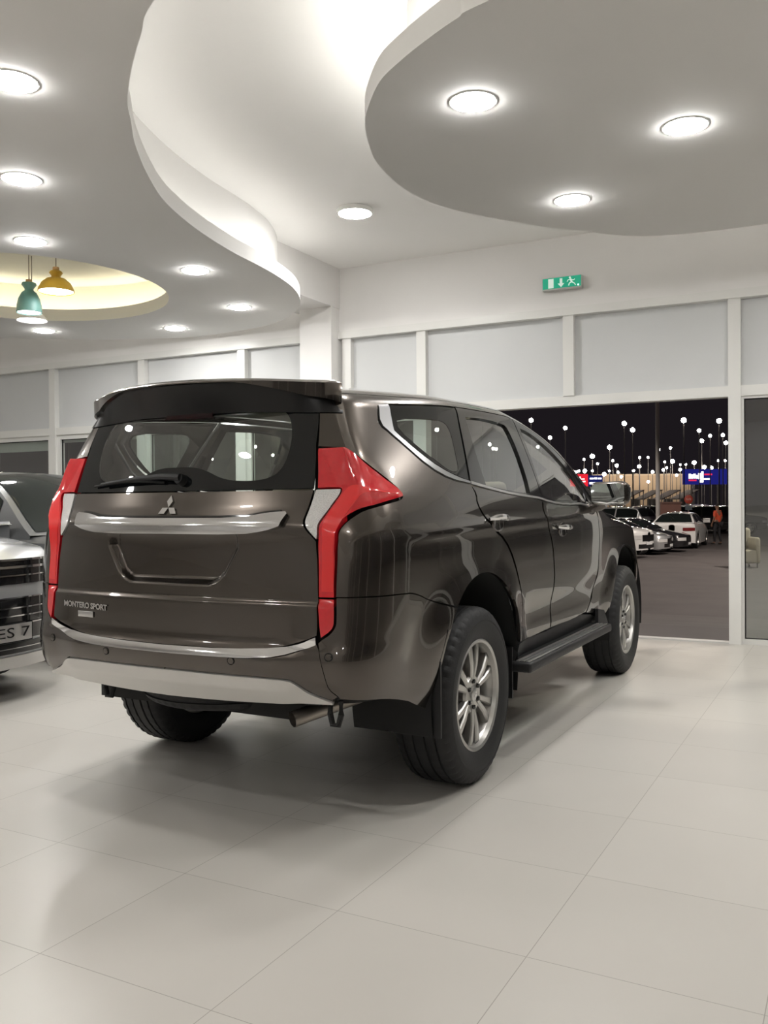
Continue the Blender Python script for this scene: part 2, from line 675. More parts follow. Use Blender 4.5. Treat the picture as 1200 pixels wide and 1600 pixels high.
slab('ceiling_slab', left_edge, ZS, ZT, hole)
band('ceiling_fascia', inset(left_edge, 0.21), ZT - 0.001, 3.68, M['ceil'])
ribbon('cove_light', inset(left_edge, 0.09), inset(left_edge, 0.12), ZT + 0.004, M['cove'])


def circ(r):
    return [(rc[0] + r * math.cos(2 * PI * i / 96), rc[1] + r * math.sin(2 * PI * i / 96)) for i in range(96)]


M['recess'] = mat('recess_paint', (0.80, 0.77, 0.66), 0.8)
mb = MB()
prof = [(RR + 0.22, ZT), (RR + 0.22, 3.50), (0.0, 3.50)]
mb.lathe(prof, 96, Matrix.Translation((rc[0], rc[1], 0)))
struct(mb.build('ceiling_recess', M['recess'], angle=40))
ribbon('recess_light', circ(RR + 0.09), circ(RR + 0.12), ZT + 0.004, M['cove_warm'])

right_pts = [(-0.3, -1.07), (-0.24, -0.9), (-0.15, -0.72), (-0.05, -0.55), (0.07, -0.38), (0.25, -0.22), (0.45, -0.08), (0.69, 0.03), (0.95, 0.12),
             (1.3, 0.17), (1.64, 0.15), (1.87, 0.08), (2.08, -0.02), (2.45, -0.26), (2.72, -0.48)]
right_pts = [scz(p) for p in right_pts] + [np.array(p) for p in ((2.82, -1.0), (2.95, -1.6), (2.9, -2.4), (2.6, -3.3), (2.0, -4.0), (1.0, -4.2), (0.1, -3.7), (-0.45, -2.9), (-0.65, -2.1))]
right_edge = catmull(right_pts, 6)
if area2(right_edge) < 0:
    right_edge = right_edge[::-1]
slab('ceiling_slab_round', right_edge, ZS, ZT)
band('ceiling_fascia_round', inset(right_edge, 0.21), ZT - 0.001, 3.68, M['ceil'])
ribbon('cove_light_round', inset(right_edge, 0.09), inset(right_edge, 0.12), ZT + 0.004, M['cove_round'])

# ---------------------------------------------------------------- ceiling lights
fr = MB()
fr.lathe([(0.103, -0.002), (0.108, -0.004), (0.113, -0.003), (0.115, 0.0), (0.103, 0.0)], 40, close=True)
proto = thing('ceiling_light', 'round flush ceiling light in the middle of the round slab', 'ceiling light')
fr.build('frame', M['frame'], proto)
df = MB()
df.lathe([(0.0, -0.018), (0.05, -0.0165), (0.085, -0.012), (0.104, -0.004)], 40)
df.build('diffuser', M['diffuser'], proto, recalc=False)
used = [False]


def light(x, y, z, label, s=1.0, src=proto):
    o = src if not used[0] else copy_tree(src)
    used[0] = True
    o.location = (x, y, z)
    o.scale = (s, s, s)
    o['label'] = label
    o['group'] = 'flush ceiling lights'
    return o


for p, lab in (((0.49, -0.67), 'ceiling light of the right round slab, the one nearest its curved edge'),
               ((1.30, -1.54), 'rightmost ceiling light, at the right edge of the picture on the round slab'),
               ((2.13, -0.69), 'ceiling light on the round slab farthest back, above the green exit sign'),
               ((-0.75, 1.13), 'topmost light on the left ceiling, cut by the picture edge'),
               ((0.12, 2.12), 'second light down the left ceiling, close to the picture edge'),
               ((1.02, 3.11), 'ceiling light just above the pendant lamps, before the round recess'),
               ((2.27, 2.59), 'ceiling light between the round recess and the wavy slab edge'),
               ((3.57, 3.12), 'ceiling light nearest the rounded tip of the wavy slab'),
               ((4.06, 4.39), 'ceiling light right beyond the recess, near the far rim'),
               ((3.43, 5.75), 'small ceiling light below the white pendant, beyond the recess')):
    q = scz(p)
    light(q[0], q[1], ZS, lab)
# out of the frame, the rest of the same rows
for x, y in ((0.2, -2.5), (1.5, -3.2), (2.5, -2.4), (-1.6, 3.0), (-0.9, 5.2), (-3.2, 1.0), (-3.2, 4.2), (-4.4, -1.6), (-6.4, 0.6), (-6.0, 3.6), (0.2, 6.6), (-2.8, 7.2), (-8.6, 3.0), (-8.4, -0.4)):
    light(x, y, ZS, 'flush ceiling light outside the picture')
for x, y in ((-12.0, -3.6), (-12.4, -1.0), (-12.4, 3.0), (-12.4, 7.5), (2.6, 10.8), (-6.5, 11.8)):
    light(x, y, 3.68, 'flush ceiling light outside the picture')
# surface-mounted light on the upper ceiling
q = np.array([2.84, 1.36])
sm_l = thing('ceiling_light', 'surface-mounted round light on the higher ceiling between the two slabs', 'ceiling light', (q[0], q[1], 3.68), group='surface ceiling light')
mb = MB()
mb.lathe([(0.135, 0.0), (0.150, -0.004), (0.152, -0.035), (0.140, -0.040), (0.134, -0.036)], 40)
mb.build('frame', M['frame'], sm_l)
mb = MB()
mb.lathe([(0.0, -0.052), (0.08, -0.048), (0.136, -0.037)], 40)
mb.build('diffuser', M['diffuser'], sm_l, recalc=False)


# ---------------------------------------------------------------- pendant lamps
def pendant(loc, prof, r, colour, label, glow):
    t = thing('pendant_lamp', label, 'pendant lamp', loc)
    top = prof[0][1]
    sh = MB()
    inner = [(max(a - 0.004, 0.001), b_ - 0.002) for a, b_ in prof[::-1]]
    sh.lathe(prof + inner, 40)
    sh.build('lamp_shade', colour, t, angle=60)
    mb = MB()
    mb.lathe([(0.0, top + 0.022), (0.026, top + 0.022), (0.028, top), (0.0, top)], 20)
    mb.build('cap', mat('beech', (0.50, 0.31, 0.15), 0.5, noise=0.1, scale=30), t)
    mb = MB()
    mb.tube([(0, 0, top + 0.02), (0, 0, 3.495 - loc[2])], 0.004, 8)
    mb.build('cord', mat('cord', (0.22, 0.19, 0.15), 0.7), t)
    mb = MB()
    mb.lathe([(0.0, 0.012), (r - 0.012, 0.006)], 32)
    mb.build('diffuser', glow, t, recalc=False)
    return t


PG = emission('pendant_glow', (1.0, 0.97, 0.93), 14.0)
pendant((1.72, 3.63, 3.03), [(0.022, 0.185), (0.045, 0.175), (0.056, 0.160), (0.038, 0.135), (0.036, 0.122), (0.078, 0.108), (0.118, 0.075), (0.142, 0.030), (0.150, 0.0)], 0.150,
        mat('yellow_enamel', (0.52, 0.33, 0.035), 0.4), 'yellow dome pendant lamp hanging in the round recess', PG)
pendant((1.72, 3.96, 2.89), [(0.030, 0.262), (0.058, 0.255), (0.062, 0.240), (0.036, 0.205), (0.038, 0.19), (0.062, 0.170), (0.088, 0.120), (0.102, 0.060), (0.106, 0.0)], 0.106,
        mat('teal_enamel', (0.10, 0.235, 0.225), 0.4), 'teal bell-shaped pendant lamp beside the yellow one', PG)
pendant((2.02, 4.28, 2.91), [(0.022, 0.165), (0.040, 0.155), (0.050, 0.14), (0.034, 0.12), (0.045, 0.11), (0.090, 0.060), (0.130, 0.012), (0.136, 0.0)], 0.136,
        mat('white_enamel', (0.84, 0.83, 0.81), 0.4), 'white pendant lamp hanging lowest, behind the teal lamp', PG)

# ---------------------------------------------------------------- exit sign
ex0 = W(ty(0.063), -0.02, 3.24)
ex = thing('exit_sign', 'green emergency exit sign on the wall above the doorway', 'exit sign', ex0, math.atan2(WE[1], WE[0]))
# local +X runs along +t (to the left in the photo), local -Y is into the room?  (+Y = WE rotated by 90 degrees = -WN)
mb = MB()
mb.box(-0.185, 0.185, -0.02, 0.045, -0.058, 0.058, bev=0.006)
mb.build('housing', mat('sign_case', (0.55, 0.56, 0.54), 0.4), ex)
mb = MB()
mb.box(-0.178, 0.178, 0.044, 0.048, -0.045, 0.052)
mb.build('face', mat('sign_green', (0.005, 0.22, 0.13), 0.35, emit=(0.0, 0.42, 0.24), emit_s=0.45), ex, smooth=False)
SW = mat('sign_white', (0.7, 0.78, 0.72), 0.4, emit=(0.75, 0.95, 0.85), emit_s=0.35)
pic = Matrix(((-1, 0, 0, 0), (0, 0, 1, 0.048), (0, 1, 0, 0), (0, 0, 0, 1)))     # picture x to the right, y up
mb = MB()
mb.prism([(-0.125, -0.04), (-0.075, -0.04), (-0.075, 0.045), (-0.125, 0.045)], 0, 0.002, pic)
mb.build('door_symbol', SW, ex, smooth=False)
mb = MB()
mb.prism([(-0.017, 0.04), (-0.017, -0.005), (-0.036, -0.005), (-0.005, -0.04), (0.026, -0.005), (0.007, -0.005), (0.007, 0.04)], 0, 0.002, pic)
mb.build('arrow', SW, ex, smooth=False)
mb = MB()
mb.prism([(0.078 + 0.010 * math.cos(a), 0.038 + 0.010 * math.sin(a)) for a in (2 * PI * i / 12 for i in range(12))], 0, 0.002, pic)
for a, b_, w_ in (((0.082, 0.026), (0.096, -0.004), .017), ((0.084, 0.024), (0.060, 0.018), .007), ((0.060, 0.018), (0.052, 0.002), .007), ((0.086, 0.022), (0.112, 0.012), .007), ((0.112, 0.012), (0.122, 0.022), .007),
                  ((0.095, -0.002), (0.072, -0.012), .009), ((0.072, -0.012), (0.066, -0.034), .009), ((0.096, -0.004), (0.118, -0.016), .009), ((0.118, -0.016), (0.130, -0.036), .009)):
    d = np.array(b_) - np.array(a)
    d = np.array([-d[1], d[0]]) / np.linalg.norm(d) * w_ / 2
    mb.prism([tuple(np.array(a) + d), tuple(np.array(a) - d), tuple(np.array(b_) - d), tuple(np.array(b_) + d)], 0, 0.002, pic)
mb.build('running_figure', SW, ex, smooth=False)
mb = MB()
mb.box(-0.16, -0.148, 0.047, 0.052, -0.040, -0.028)
mb.build('indicator', emission('indicator_green', (0.3, 1.0, 0.6), 4.0), ex)

# ------------------------------------------------------------------ body surface of the SUV (metres, rear axle at x=0)
def sm(a,b,x):
    t=np.clip((x-a)/(b-a),0,1); return t*t*(3-2*t)
def pch(xs,ys):
    xs=np.array(xs,float); ys=np.array(ys,float); h=np.diff(xs); d=np.diff(ys)/h
    m=np.zeros(len(xs)); m[0]=d[0]; m[-1]=d[-1]
    for i in range(1,len(xs)-1):
        if d[i-1]*d[i]>0:
            a=2*h[i]+h[i-1]; b=h[i]+2*h[i-1]; m[i]=(a+b)/(a/d[i-1]+b/d[i])
    def f(x):
        x=np.clip(np.asarray(x,float),xs[0],xs[-1]); i=np.clip(np.searchsorted(xs,x)-1,0,len(xs)-2)
        t=(x-xs[i])/h[i]; t2=t*t; t3=t2*t
        return (2*t3-3*t2+1)*ys[i]+(t3-2*t2+t)*h[i]*m[i]+(-2*t3+3*t2)*ys[i+1]+(t3-t2)*h[i]*m[i+1]
    return f
QT=1.62; QR=1.80; LC=.30; WR=.72; VF=3.12; LF=.62; WF=.55
# rear face centre line x(z); half width w(z); top of side zs(x)
xcb=pch([.30,.44,.52,.60,.66,.70,.74,.86,1.10,1.22,1.28,1.42,1.52,1.60,1.66,1.72],[-.86,-.93,-.975,-1.01,-1.02,-1.005,-.985,-.985,-.985,-.962,-.945,-.905,-.87,-.835,-.80,-.76])
xc=pch([.30,.44,.52,.60,.66,.74,.86,1.10,1.22,1.28,1.42,1.52,1.60,1.66,1.72],[-.86,-.930,-.973,-1.003,-1.008,-.994,-.986,-.985,-.962,-.945,-.905,-.87,-.835,-.80,-.76])
hw=pch([.30,.40,.50,.60,.75,.90,1.0,1.08,1.16,1.22,1.30,1.45,1.60,1.72],[.79,.818,.858,.880,.889,.893,.895,.892,.882,.868,.842,.785,.722,.668])
zs=pch([-1.2,-.8,-.5,.13,.85,1.05,1.3,1.6,1.9,2.15,2.4,2.8,3.3,3.6],[1.57,1.585,1.602,1.640,1.655,1.635,1.59,1.50,1.34,1.19,1.11,1.07,.99,.86])
krear=pch([.4,.9,1.27,1.45,1.7],[.10,.115,.19,.21,.24])
WH=((0.,.385),(2.8,.385))
def side_w(x,z):
    w=hw(z)
    # plan taper of the whole body toward the rear and the nose
    w=w-.055*sm(.2,-1.0,x)*sm(1.0,1.6,z)-.028*sm(-.2,-1.0,x)-.045*sm(1.5,3.4,x)
    # flared arches
    for cx,cz in WH:
        d=np.hypot(x-cx,(z-cz)*1.0); 
        w=w+.030*sm(.72,.47,d)*sm(1.02,.70,z)
    # shoulder crease over the doors
    w=w+.010*np.exp(-((z-1.115-.02*x)/.03)**2)*sm(-.9,-.4,x)*sm(2.0,1.5,x)
    # scoop of the lower doors
    w=w-.022*np.exp(-((z-.66)/.09)**2)*sm(.35,.75,x)*sm(2.4,1.9,x)
    return w
RECESS=[1.0]
def rec(y,z):
    """depth of the number plate recess"""
    hwid=.325-.075*np.clip((1.06-z)/.13,0,1.2)-.06
    a=np.abs(y)-hwid; b=np.maximum(.975-z,z-1.09)
    d=np.hypot(np.maximum(a,0),np.maximum(b,0))+np.minimum(np.maximum(a,b),0)-.05
    return RECESS[0]*.032*sm(.014,-.020,d)
def gate(y,z):
    dx=rec(y,z)
    dx=dx-.012*sm(.872,.855,z)*sm(.70,.74,z)
    dx=dx-.010*np.exp(-((z-1.155)/.05)**2)
    return dx
def plan(v,z):
    """outline of the body at height z: right half, y<0"""
    v=np.asarray(v,float); z=np.asarray(z,float); v,z=np.broadcast_arrays(v,z)
    c=xc(z); xs_=c+.33
    wB=side_w(xs_,z); yc=wB-.165
    k=krear(z)
    x=np.zeros(v.shape); y=np.zeros(v.shape)
    # rear
    t=np.clip((v+LC+WR)/WR,0,1); yr=yc*t; xr=c+k*yr*yr
    # corner: cubic bezier
    Ax=c+k*yc*yc; Ay=yc; dx=2*k*yc; 
    dwB=(side_w(xs_+.01,z)-wB)/.01
    h1=.115+.025*sm(1.28,1.42,z); h2=.165+.06*sm(1.28,1.42,z)
    u=np.clip((v+LC)/LC,0,1)
    B1x=Ax+dx*h1; B1y=Ay+h1; B2x=xs_-h2; B2y=wB-dwB*h2
    cx=(1-u)**3*Ax+3*u*(1-u)**2*B1x+3*u*u*(1-u)*B2x+u**3*xs_
    cy=(1-u)**3*Ay+3*u*(1-u)**2*B1y+3*u*u*(1-u)*B2y+u**3*wB
    # side
    sx=v+xs_*(1-sm(0,1.3,v)); sw=side_w(sx,z)
    # front corner and nose
    a=np.clip((v-VF)/LF,0,1); xf=VF+(.56-.10*np.abs(z-.75))*np.sin(a*np.pi/2)
    wf=side_w(VF,z); yf=wf-(wf-.42)*(1-np.cos(a*np.pi/2))
    b=np.clip((v-VF-LF)/WF,0,1); 
    x=np.where(v<-LC,xr,np.where(v<0,cx,np.where(v<VF,sx,np.where(v<VF+LF,xf,xf+.02*b))))
    y=np.where(v<-LC,yr,np.where(v<0,cy,np.where(v<VF,sw,np.where(v<VF+LF,yf,.42*(1-b)))))
    g=gate(y,z)*sm(-LC+.03,-LC-.06,v)
    x=x+g+(xcb(z)-c)*sm(-.36,-.52,v)
    return x,-y
def topz(v):
    v=np.asarray(v,float)
    # top of the side above plan position v (x from plan at a nominal height)
    x,_=plan(v,np.full(v.shape,1.45))
    return zs(x)
def P(v,q):
    v=np.asarray(v,float); q=np.asarray(q,float); v,q=np.broadcast_arrays(v,q)
    zt=topz(v)
    z=np.minimum(q,QT)*zt/QT
    x,y=plan(v,z)
    # roof edge
    t=np.clip((q-QT)/(QR-QT),0,1)
    sc=.35+.65*sm(2.3,1.6,v)
    ins=(3*t*(1-t)**2*.022+3*t*t*(1-t)*.075+t**3*.17)
    ris=(3*t*(1-t)**2*.050+3*t*t*(1-t)*.078+t**3*.088)*sc
    e=1e-3
    x2,y2=plan(v+e,z); x1,y1=plan(v-e,z)
    tx,ty=x2-x1,y2-y1; L=np.hypot(tx,ty)+1e-12
    nx,ny=-ty/L,tx/L     # inward
    # centre direction check
    s=np.where(nx*(1.0-x)+ny*(0-y)<0,-1,1)
    x=x+s*nx*ins; y=np.minimum(y+s*ny*ins,0); z=z+ris
    return np.stack([x,y,z],-1)
def roofP(v,s,drop=0):
    """ruled roof: s in -1..1 across"""
    a=P(v,np.full(np.shape(v),QR)); s=np.asarray(s,float)
    sc=.35+.65*sm(2.3,1.6,v)
    x=a[...,0]; y=a[...,1]*s; z=a[...,2]+.05*sc*(1-s*s)*sm(0,.4,np.abs(a[...,1]))
    return np.stack([x,y,z],-1)

# ================================================================== THE BROWN SUV
# body surface: v runs round the outline (centre of the tail -> corner -> along the side), q runs up the side and over the roof edge
def vq(x, z):
    """surface coordinates of a point on the side, from its x and height"""
    x = np.atleast_1d(np.array(x, float)); z = np.atleast_1d(np.array(z, float))
    lo = np.full(x.shape, 0.0); hi = np.full(x.shape, VF)
    for _ in range(24):
        mid = (lo + hi) / 2
        px, _y = plan(mid, z)
        big = px > x
        hi = np.where(big, mid, hi); lo = np.where(big, lo, mid)
    v = (lo + hi) / 2
    q = z * QT / topz(v)
    return list(zip(v, q))


def S(x, z, sharp=0):
    v, q = vq(x, z)[0]
    return (v, q, 1) if sharp else (v, q)


def chaikin(pts, it=2):
    P_ = [(np.array(p[:2], float), len(p) > 2 and p[2]) for p in pts]
    for _ in range(it):
        out = []
        n_ = len(P_)
        for i in range(n_):
            p, s = P_[i]
            a = P_[i - 1][0]
            b_ = P_[(i + 1) % n_][0]
            if s:
                out.append((p, True))
            else:
                out.append((p * .75 + a * .25, False))
                out.append((p * .75 + b_ * .25, False))
        P_ = out
    return np.array([p for p, _ in P_])


def resample(poly, res):
    out = []
    n_ = len(poly)
    for i in range(n_):
        a, b_ = poly[i], poly[(i + 1) % n_]
        k_ = max(1, int(round(np.linalg.norm(b_ - a) / res)))
        for j in range(k_):
            out.append(a + (b_ - a) * j / k_)
    return np.array(out)


def seg_dist(pts, poly):
    a = poly[None]; b_ = np.roll(poly, -1, 0)[None]; p = pts[:, None]
    d = b_ - a
    t = np.clip(((p - a) * d).sum(-1) / ((d * d).sum(-1) + 1e-15), 0, 1)
    return np.linalg.norm(p - (a + d * t[..., None]), axis=-1).min(1)


def surf_n(v, q, off=None):
    e = 1.5e-3
    def F(a, b_):
        return P(a, b_)
    du = F(v + e, q) - F(v - e, q)
    dq = F(v, q + e) - F(v, q - e)
    n_ = np.cross(du, dq)
    n_ /= np.linalg.norm(n_, axis=-1)[..., None] + 1e-12
    return n_      # right half: pointing outwards


def outward(v, q):
    n_ = surf_n(v, q)
    # orientation reference: on the side (v=1) the outward normal has y<0
    return n_ * ORI


_t = surf_n(np.array([1.2]), np.array([0.8]))[0]
ORI = -1.0 if _t[1] > 0 else 1.0


def panel(name, poly, m, parent, off=0.0, t=0.012, res=0.03, holes=(), gap=0.0022, it=2, sides='both', offf=None, back=False, label=None):
    """a sheet cut out of the body surface along an outline, with turned-in edges"""
    out = chaikin(poly, it) if it else np.array([p[:2] for p in poly], float)
    if gap:
        out = inset(out, gap)
    out = resample(out, res)
    hl = []
    for h in holes:
        hh = chaikin(h, it) if it else np.array([p[:2] for p in h], float)
        if gap:
            hh = inset(hh, -gap)
        hl.append(resample(hh, res))
    lo, hi = out.min(0), out.max(0)
    gx = np.arange(lo[0], hi[0] + res, res)
    gy = np.arange(lo[1], hi[1] + res, res * 0.85)
    pts = np.array([(x + (res / 2 if j % 2 else 0), y) for j, y in enumerate(gy) for x in gx])
    pts = pts[in_poly(out, pts)]
    if len(pts):
        pts = pts[seg_dist(pts, out) > res * 0.5]
    for h in hl:
        if len(pts):
            pts = pts[~in_poly(h, pts)]
            pts = pts[seg_dist(pts, h) > res * 0.5]
    vs, fs = tri_fill(out, hl, pts)
    v, q = vs[:, 0], vs[:, 1]
    e = 2e-3

    def F(a, b_):
        base = P(a, b_)
        n_ = outward(a, b_)
        o = off + (offf(a, b_) if offf is not None else 0.0)
        return base + n_ * (np.asarray(o)[..., None] if np.ndim(o) else o)
    X = F(v, q)
    if offf is not None:
        N_ = np.cross(F(v + e, q) - F(v - e, q), F(v, q + e) - F(v, q - e))
        N_ /= np.linalg.norm(N_, axis=1)[:, None] + 1e-12
        N_ *= ORI
    else:
        N_ = outward(v, q)
    # face winding
    tri = np.array(fs)
    fn = np.cross(X[tri[:, 1]] - X[tri[:, 0]], X[tri[:, 2]] - X[tri[:, 0]])
    flip = (fn * N_[tri[:, 0]]).sum(1) < 0
    fs = [f[::-1] if fl else f for f, fl in zip(fs, flip)]
    # rim
    cnt = {}
    for f in fs:
        for a, b_ in ((f[0], f[1]), (f[1], f[2]), (f[2], f[0])):
            cnt[(a, b_)] = 1
    rim = [(a, b_) for (a, b_) in cnt if (b_, a) not in cnt and not (v[a] < VC + 1e-4 and v[b_] < VC + 1e-4)]
    N_[v < VC + 1e-4, 1] = 0
    verts = list(X)
    norms = list(N_)
    faces = list(fs)
    if t > 0:
        cl = {}
        for a, b_ in rim:
            d = X[b_] - X[a]
            o = np.cross(d, N_[a] + N_[b_])
            o /= np.linalg.norm(o) + 1e-12
            k_ = len(verts)
            verts += [X[a], X[b_], X[b_] - N_[b_] * t, X[a] - N_[a] * t]
            norms += [o] * 4
            faces.append((k_ + 1, k_, k_ + 3, k_ + 2))
    obs = []
    for sgn in ((1, -1) if sides == 'both' else (1,) if sides == 'right' else (-1,)):
        me = bpy.data.meshes.new(name)
        V_ = [(p[0], p[1] * sgn, p[2]) for p in verts]
        me.from_pydata(V_, [], faces if sgn == 1 else [f[::-1] for f in faces])
        me.polygons.foreach_set('use_smooth', [True] * len(me.polygons))
        me.normals_split_custom_set_from_vertices([(p[0], p[1] * sgn, p[2]) for p in norms])
        me.materials.append(m)
        o = link(name, me, parent)
        if label:
            o['label'] = label
        obs.append(o)
    return obs


def joined(name, obs, m, parent):
    """two halves that are one sheet"""
    verts, faces, norms = [], [], []
    for o in obs:
        me = o.data
        k_ = len(verts)
        verts += [tuple(v.co) for v in me.vertices]
        faces += [tuple(i + k_ for i in p.vertices) for p in me.polygons]
        nn = [None] * len(me.vertices)
        for lp, cn in zip(me.loops, me.corner_normals):
            nn[lp.vertex_index] = tuple(cn.vector)
        norms += [x if x is not None else (0, 0, 1) for x in nn]
    for o in obs:
        me = o.data
        bpy.data.objects.remove(o)
        bpy.data.meshes.remove(me)
    me = bpy.data.meshes.new(name)
    me.from_pydata(verts, [], faces)
    me.polygons.foreach_set('use_smooth', [True] * len(me.polygons))
    me.normals_split_custom_set_from_vertices(norms)
    me.materials.append(m)
    return link(name, me, parent)


def tail_panel(name, poly, m, parent, **k_):
    """a panel across the tail, symmetrical about the centre line"""
    k_.setdefault('gap', 0.0)
    g = k_.pop('gap')
    obs = panel(name, poly, m, parent, gap=0.0, **k_)
    return joined(name, obs, m, parent)


car = thing('car', 'dark brown SUV with chrome tailgate bar parked in the middle of the showroom', 'car', (0, 0, 0))
VC = -LC - WR       # centre line of the tail
PT = M['paint']


def arc_pts(cx, cz, r, a0, a1, n_=14):
    return [S(cx + r * math.cos(a), cz + r * math.sin(a), 1) for a in np.linspace(a0, a1, n_)]


# --- tail lamps
red_up = [(-.297, 1.457, 1), (-.217, 1.450), (-.194, 1.448), (-.130, 1.403), (-.066, 1.343), (-.003, 1.276), (-.003, 1.261), (-.013, 1.257), (-.097, 1.244), (-.189, 1.227),
          (-.238, 1.203), (-.271, 1.178), (-.291, 1.154), (-.299, 1.130), (-.300, 1.0), (-.297, .908, 1), (-.356, .908, 1), (-.362, 1.0), (-.366, 1.105), (-.366, 1.122), (-.353, 1.169),
          (-.340, 1.188), (-.312, 1.221), (-.286, 1.253), (-.263, 1.279), (-.253, 1.296), (-.258, 1.306), (-.342, 1.306, 1), (-.314, 1.403)]
red_lo = [(-.297, .904, 1), (-.293, .832), (-.293, .804), (-.307, .783), (-.335, .763, 1), (-.345, .800), (-.356, .904, 1)]
clear = [(-.345, 1.302, 1), (-.258, 1.302, 1), (-.256, 1.296), (-.266, 1.279), (-.289, 1.253), (-.315, 1.221), (-.343, 1.188), (-.356, 1.169), (-.369, 1.122), (-.373, 1.116), (-.391, 1.139), (-.404, 1.162), (-.406, 1.182),
         (-.394, 1.214), (-.373, 1.261), (-.353, 1.300)]
ridge = np.array([(-.215, 1.47), (-.190, 1.300), (-.262, 1.18), (-.285, 1.11), (-.30, .98)])
ridge2 = np.array([(-.190, 1.300), (-.03, 1.268)])


def poly_dist(v, q, line):
    v = np.asarray(v, float); q = np.asarray(q, float)
    d = np.full(v.shape, 9.0)
    for a, b_ in zip(line[:-1], line[1:]):
        e = b_ - a
        t = np.clip(((v - a[0]) * e[0] + (q - a[1]) * e[1]) / (e @ e), 0, 1)
        d = np.minimum(d, np.hypot(v - a[0] - t * e[0], q - a[1] - t * e[1]))
    return d


def lamp_off(v, q):
    r1 = np.clip(1 - poly_dist(v, q, ridge) / .075, 0, 1) * sm(1.02, 1.16, q)
    r2 = np.clip(1 - poly_dist(v, q, ridge2) / .06, 0, 1) * .5
    return .004 + .022 * np.maximum(r1, r2)


lamps = panel('tail_lamp', red_up, M['red_lens'], car, t=.03, res=.010, offf=lamp_off)
guide = [(-.300, .93, 1), (-.346, .93, 1), (-.350, 1.10), (-.346, 1.155), (-.322, 1.200), (-.270, 1.262), (-.235, 1.300), (-.205, 1.310), (-.040, 1.272, 1), (-.175, 1.290), (-.235, 1.225), (-.282, 1.165), (-.310, 1.12)]
for o, s in zip(lamps, ('right', 'left')):
    panel('light_guide', guide, M['red_bright'], o, t=.004, res=.010, gap=0, offf=lambda v, q: lamp_off(v, q) + .0012, sides=s)
    panel('clear_lens', clear, M['clear_lens'], o, t=.03, res=.012, off=.004, sides=s, label='clear white lens')
    panel('lower_lens', red_lo, M['red_lens'], o, t=.03, res=.012, off=.004, sides=s)

# --- tailgate
gate_poly = [(VC, 1.300, 1), (-.42, 1.300, 1), (-.362, 1.300, 1), (-.382, 1.261), (-.402, 1.214), (-.415, 1.184), (-.412, 1.160), (-.398, 1.136), (-.375, 1.110, 1), (-.366, 1.0), (-.360, .90), (-.352, .80), (-.352, .772, 1),
             (-.40, .752), (-.493, .724), (-.60, .713), (-.708, .709), (VC, .706, 1)]
gate_ = tail_panel('tailgate', gate_poly, PT, car, res=.0095, it=1)
RECESS[0] = 0.0
# --- rear glass: black border and see-through middle
frit_poly = [(VC, 1.306, 1), (-.36, 1.306, 1), (-.325, 1.40), (-.305, 1.457), (-.280, 1.55), (-.262, 1.66, 1), (VC, 1.66, 1), (VC, 1.607, 1), (-.46, 1.622), (-.418, 1.600), (-.402, 1.560), (-.410, 1.50), (-.450, 1.42), (-.50, 1.368), (-.56, 1.345), (-.64, 1.338),
             (-.76, 1.345), (-.86, 1.385), (-.93, 1.40), (VC, 1.40, 1)]
tail_panel('window_border', frit_poly, M['frit'], car, res=.022, t=.006)
clr = [(VC, 1.607, 1), (-.46, 1.622), (-.418, 1.600), (-.402, 1.560), (-.410, 1.50), (-.450, 1.42), (-.50, 1.368), (-.56, 1.345), (-.64, 1.338), (-.76, 1.345), (-.86, 1.385), (-.93, 1.40), (VC, 1.40, 1)]
tail_panel('rear_window', clr, M['car_glass'], car, res=.022, t=0)
# chrome edge along the glass on the pillar
# --- chrome bar over the plate recess
bar = [(VC, 1.193, 1), (-.66, 1.193), (-.56, 1.211), (-.478, 1.216, 1), (-.472, 1.208, 1), (-.500, 1.165, 1), (-.56, 1.150), (-.665, 1.139), (VC, 1.141, 1)]
bo = tail_panel('tailgate_bar', bar, M['chrome'], car, res=.016, it=1, t=.026, offf=lambda v, q: .016 + .012 * sm(1.215, 1.165, q))
bs = [(VC, 1.206, 1), (-.66, 1.206), (-.56, 1.222), (-.50, 1.226, 1), (-.50, 1.214, 1), (-.56, 1.209), (-.66, 1.193), (VC, 1.193, 1)]
tail_panel('bar_black_strip', bs, M['black_gloss'], bo, res=.016, it=1, t=.01, off=.006)  # thin black strip along the top of the bar
RECESS[0] = 1.0
# --- bumper
chr_ = [(VC, .701, 1), (-.708, .704), (-.493, .718), (-.405, .744), (-.352, .766, 1), (-.350, .742, 1), (-.40, .719), (-.49, .689), (-.60, .680), (-.70, .677), (VC, .676, 1)]
tail_panel('bumper_trim', chr_, M['chrome'], car, res=.014, it=1, t=.02, offf=lambda v, q: .010 + 0 * q)
bump = [(VC, .674, 1), (-.70, .675), (-.60, .678), (-.49, .687), (-.40, .717), (-.350, .740, 1), (-.342, .72), (-.328, .676), (-.310, .62), (-.297, .577), (-.270, .552, 1), (-.292, .536, 1), (-.350, .556), (-.385, .568), (-.42, .594), (-.455, .610, 1), (-.575, .612), (VC, .614, 1)]
bumper = tail_panel('rear_bumper', bump, PT, car, res=.018, it=1, off=.003, t=.02)
skid = [(VC, .610, 1), (-.575, .608), (-.453, .606), (-.42, .590), (-.383, .564), (-.35, .551), (-.290, .532, 1), (-.285, .524, 1), (-.40, .521), (-.532, .520), (-.75, .512), (VC, .508, 1)]
sk = tail_panel('skid_plate', skid, M['skid'], car, res=.016, it=1, t=.03, offf=lambda v, q: .010 + .010 * sm(.60, .565, q) * sm(-.40, -.50, v))
val = [(VC, .525, 1), (-.30, .53, 1), (-.36, .47), (VC, .44, 1)]
tail_panel('valance', val, M['dark'], car, res=.04, it=0, t=.01, off=-.05)
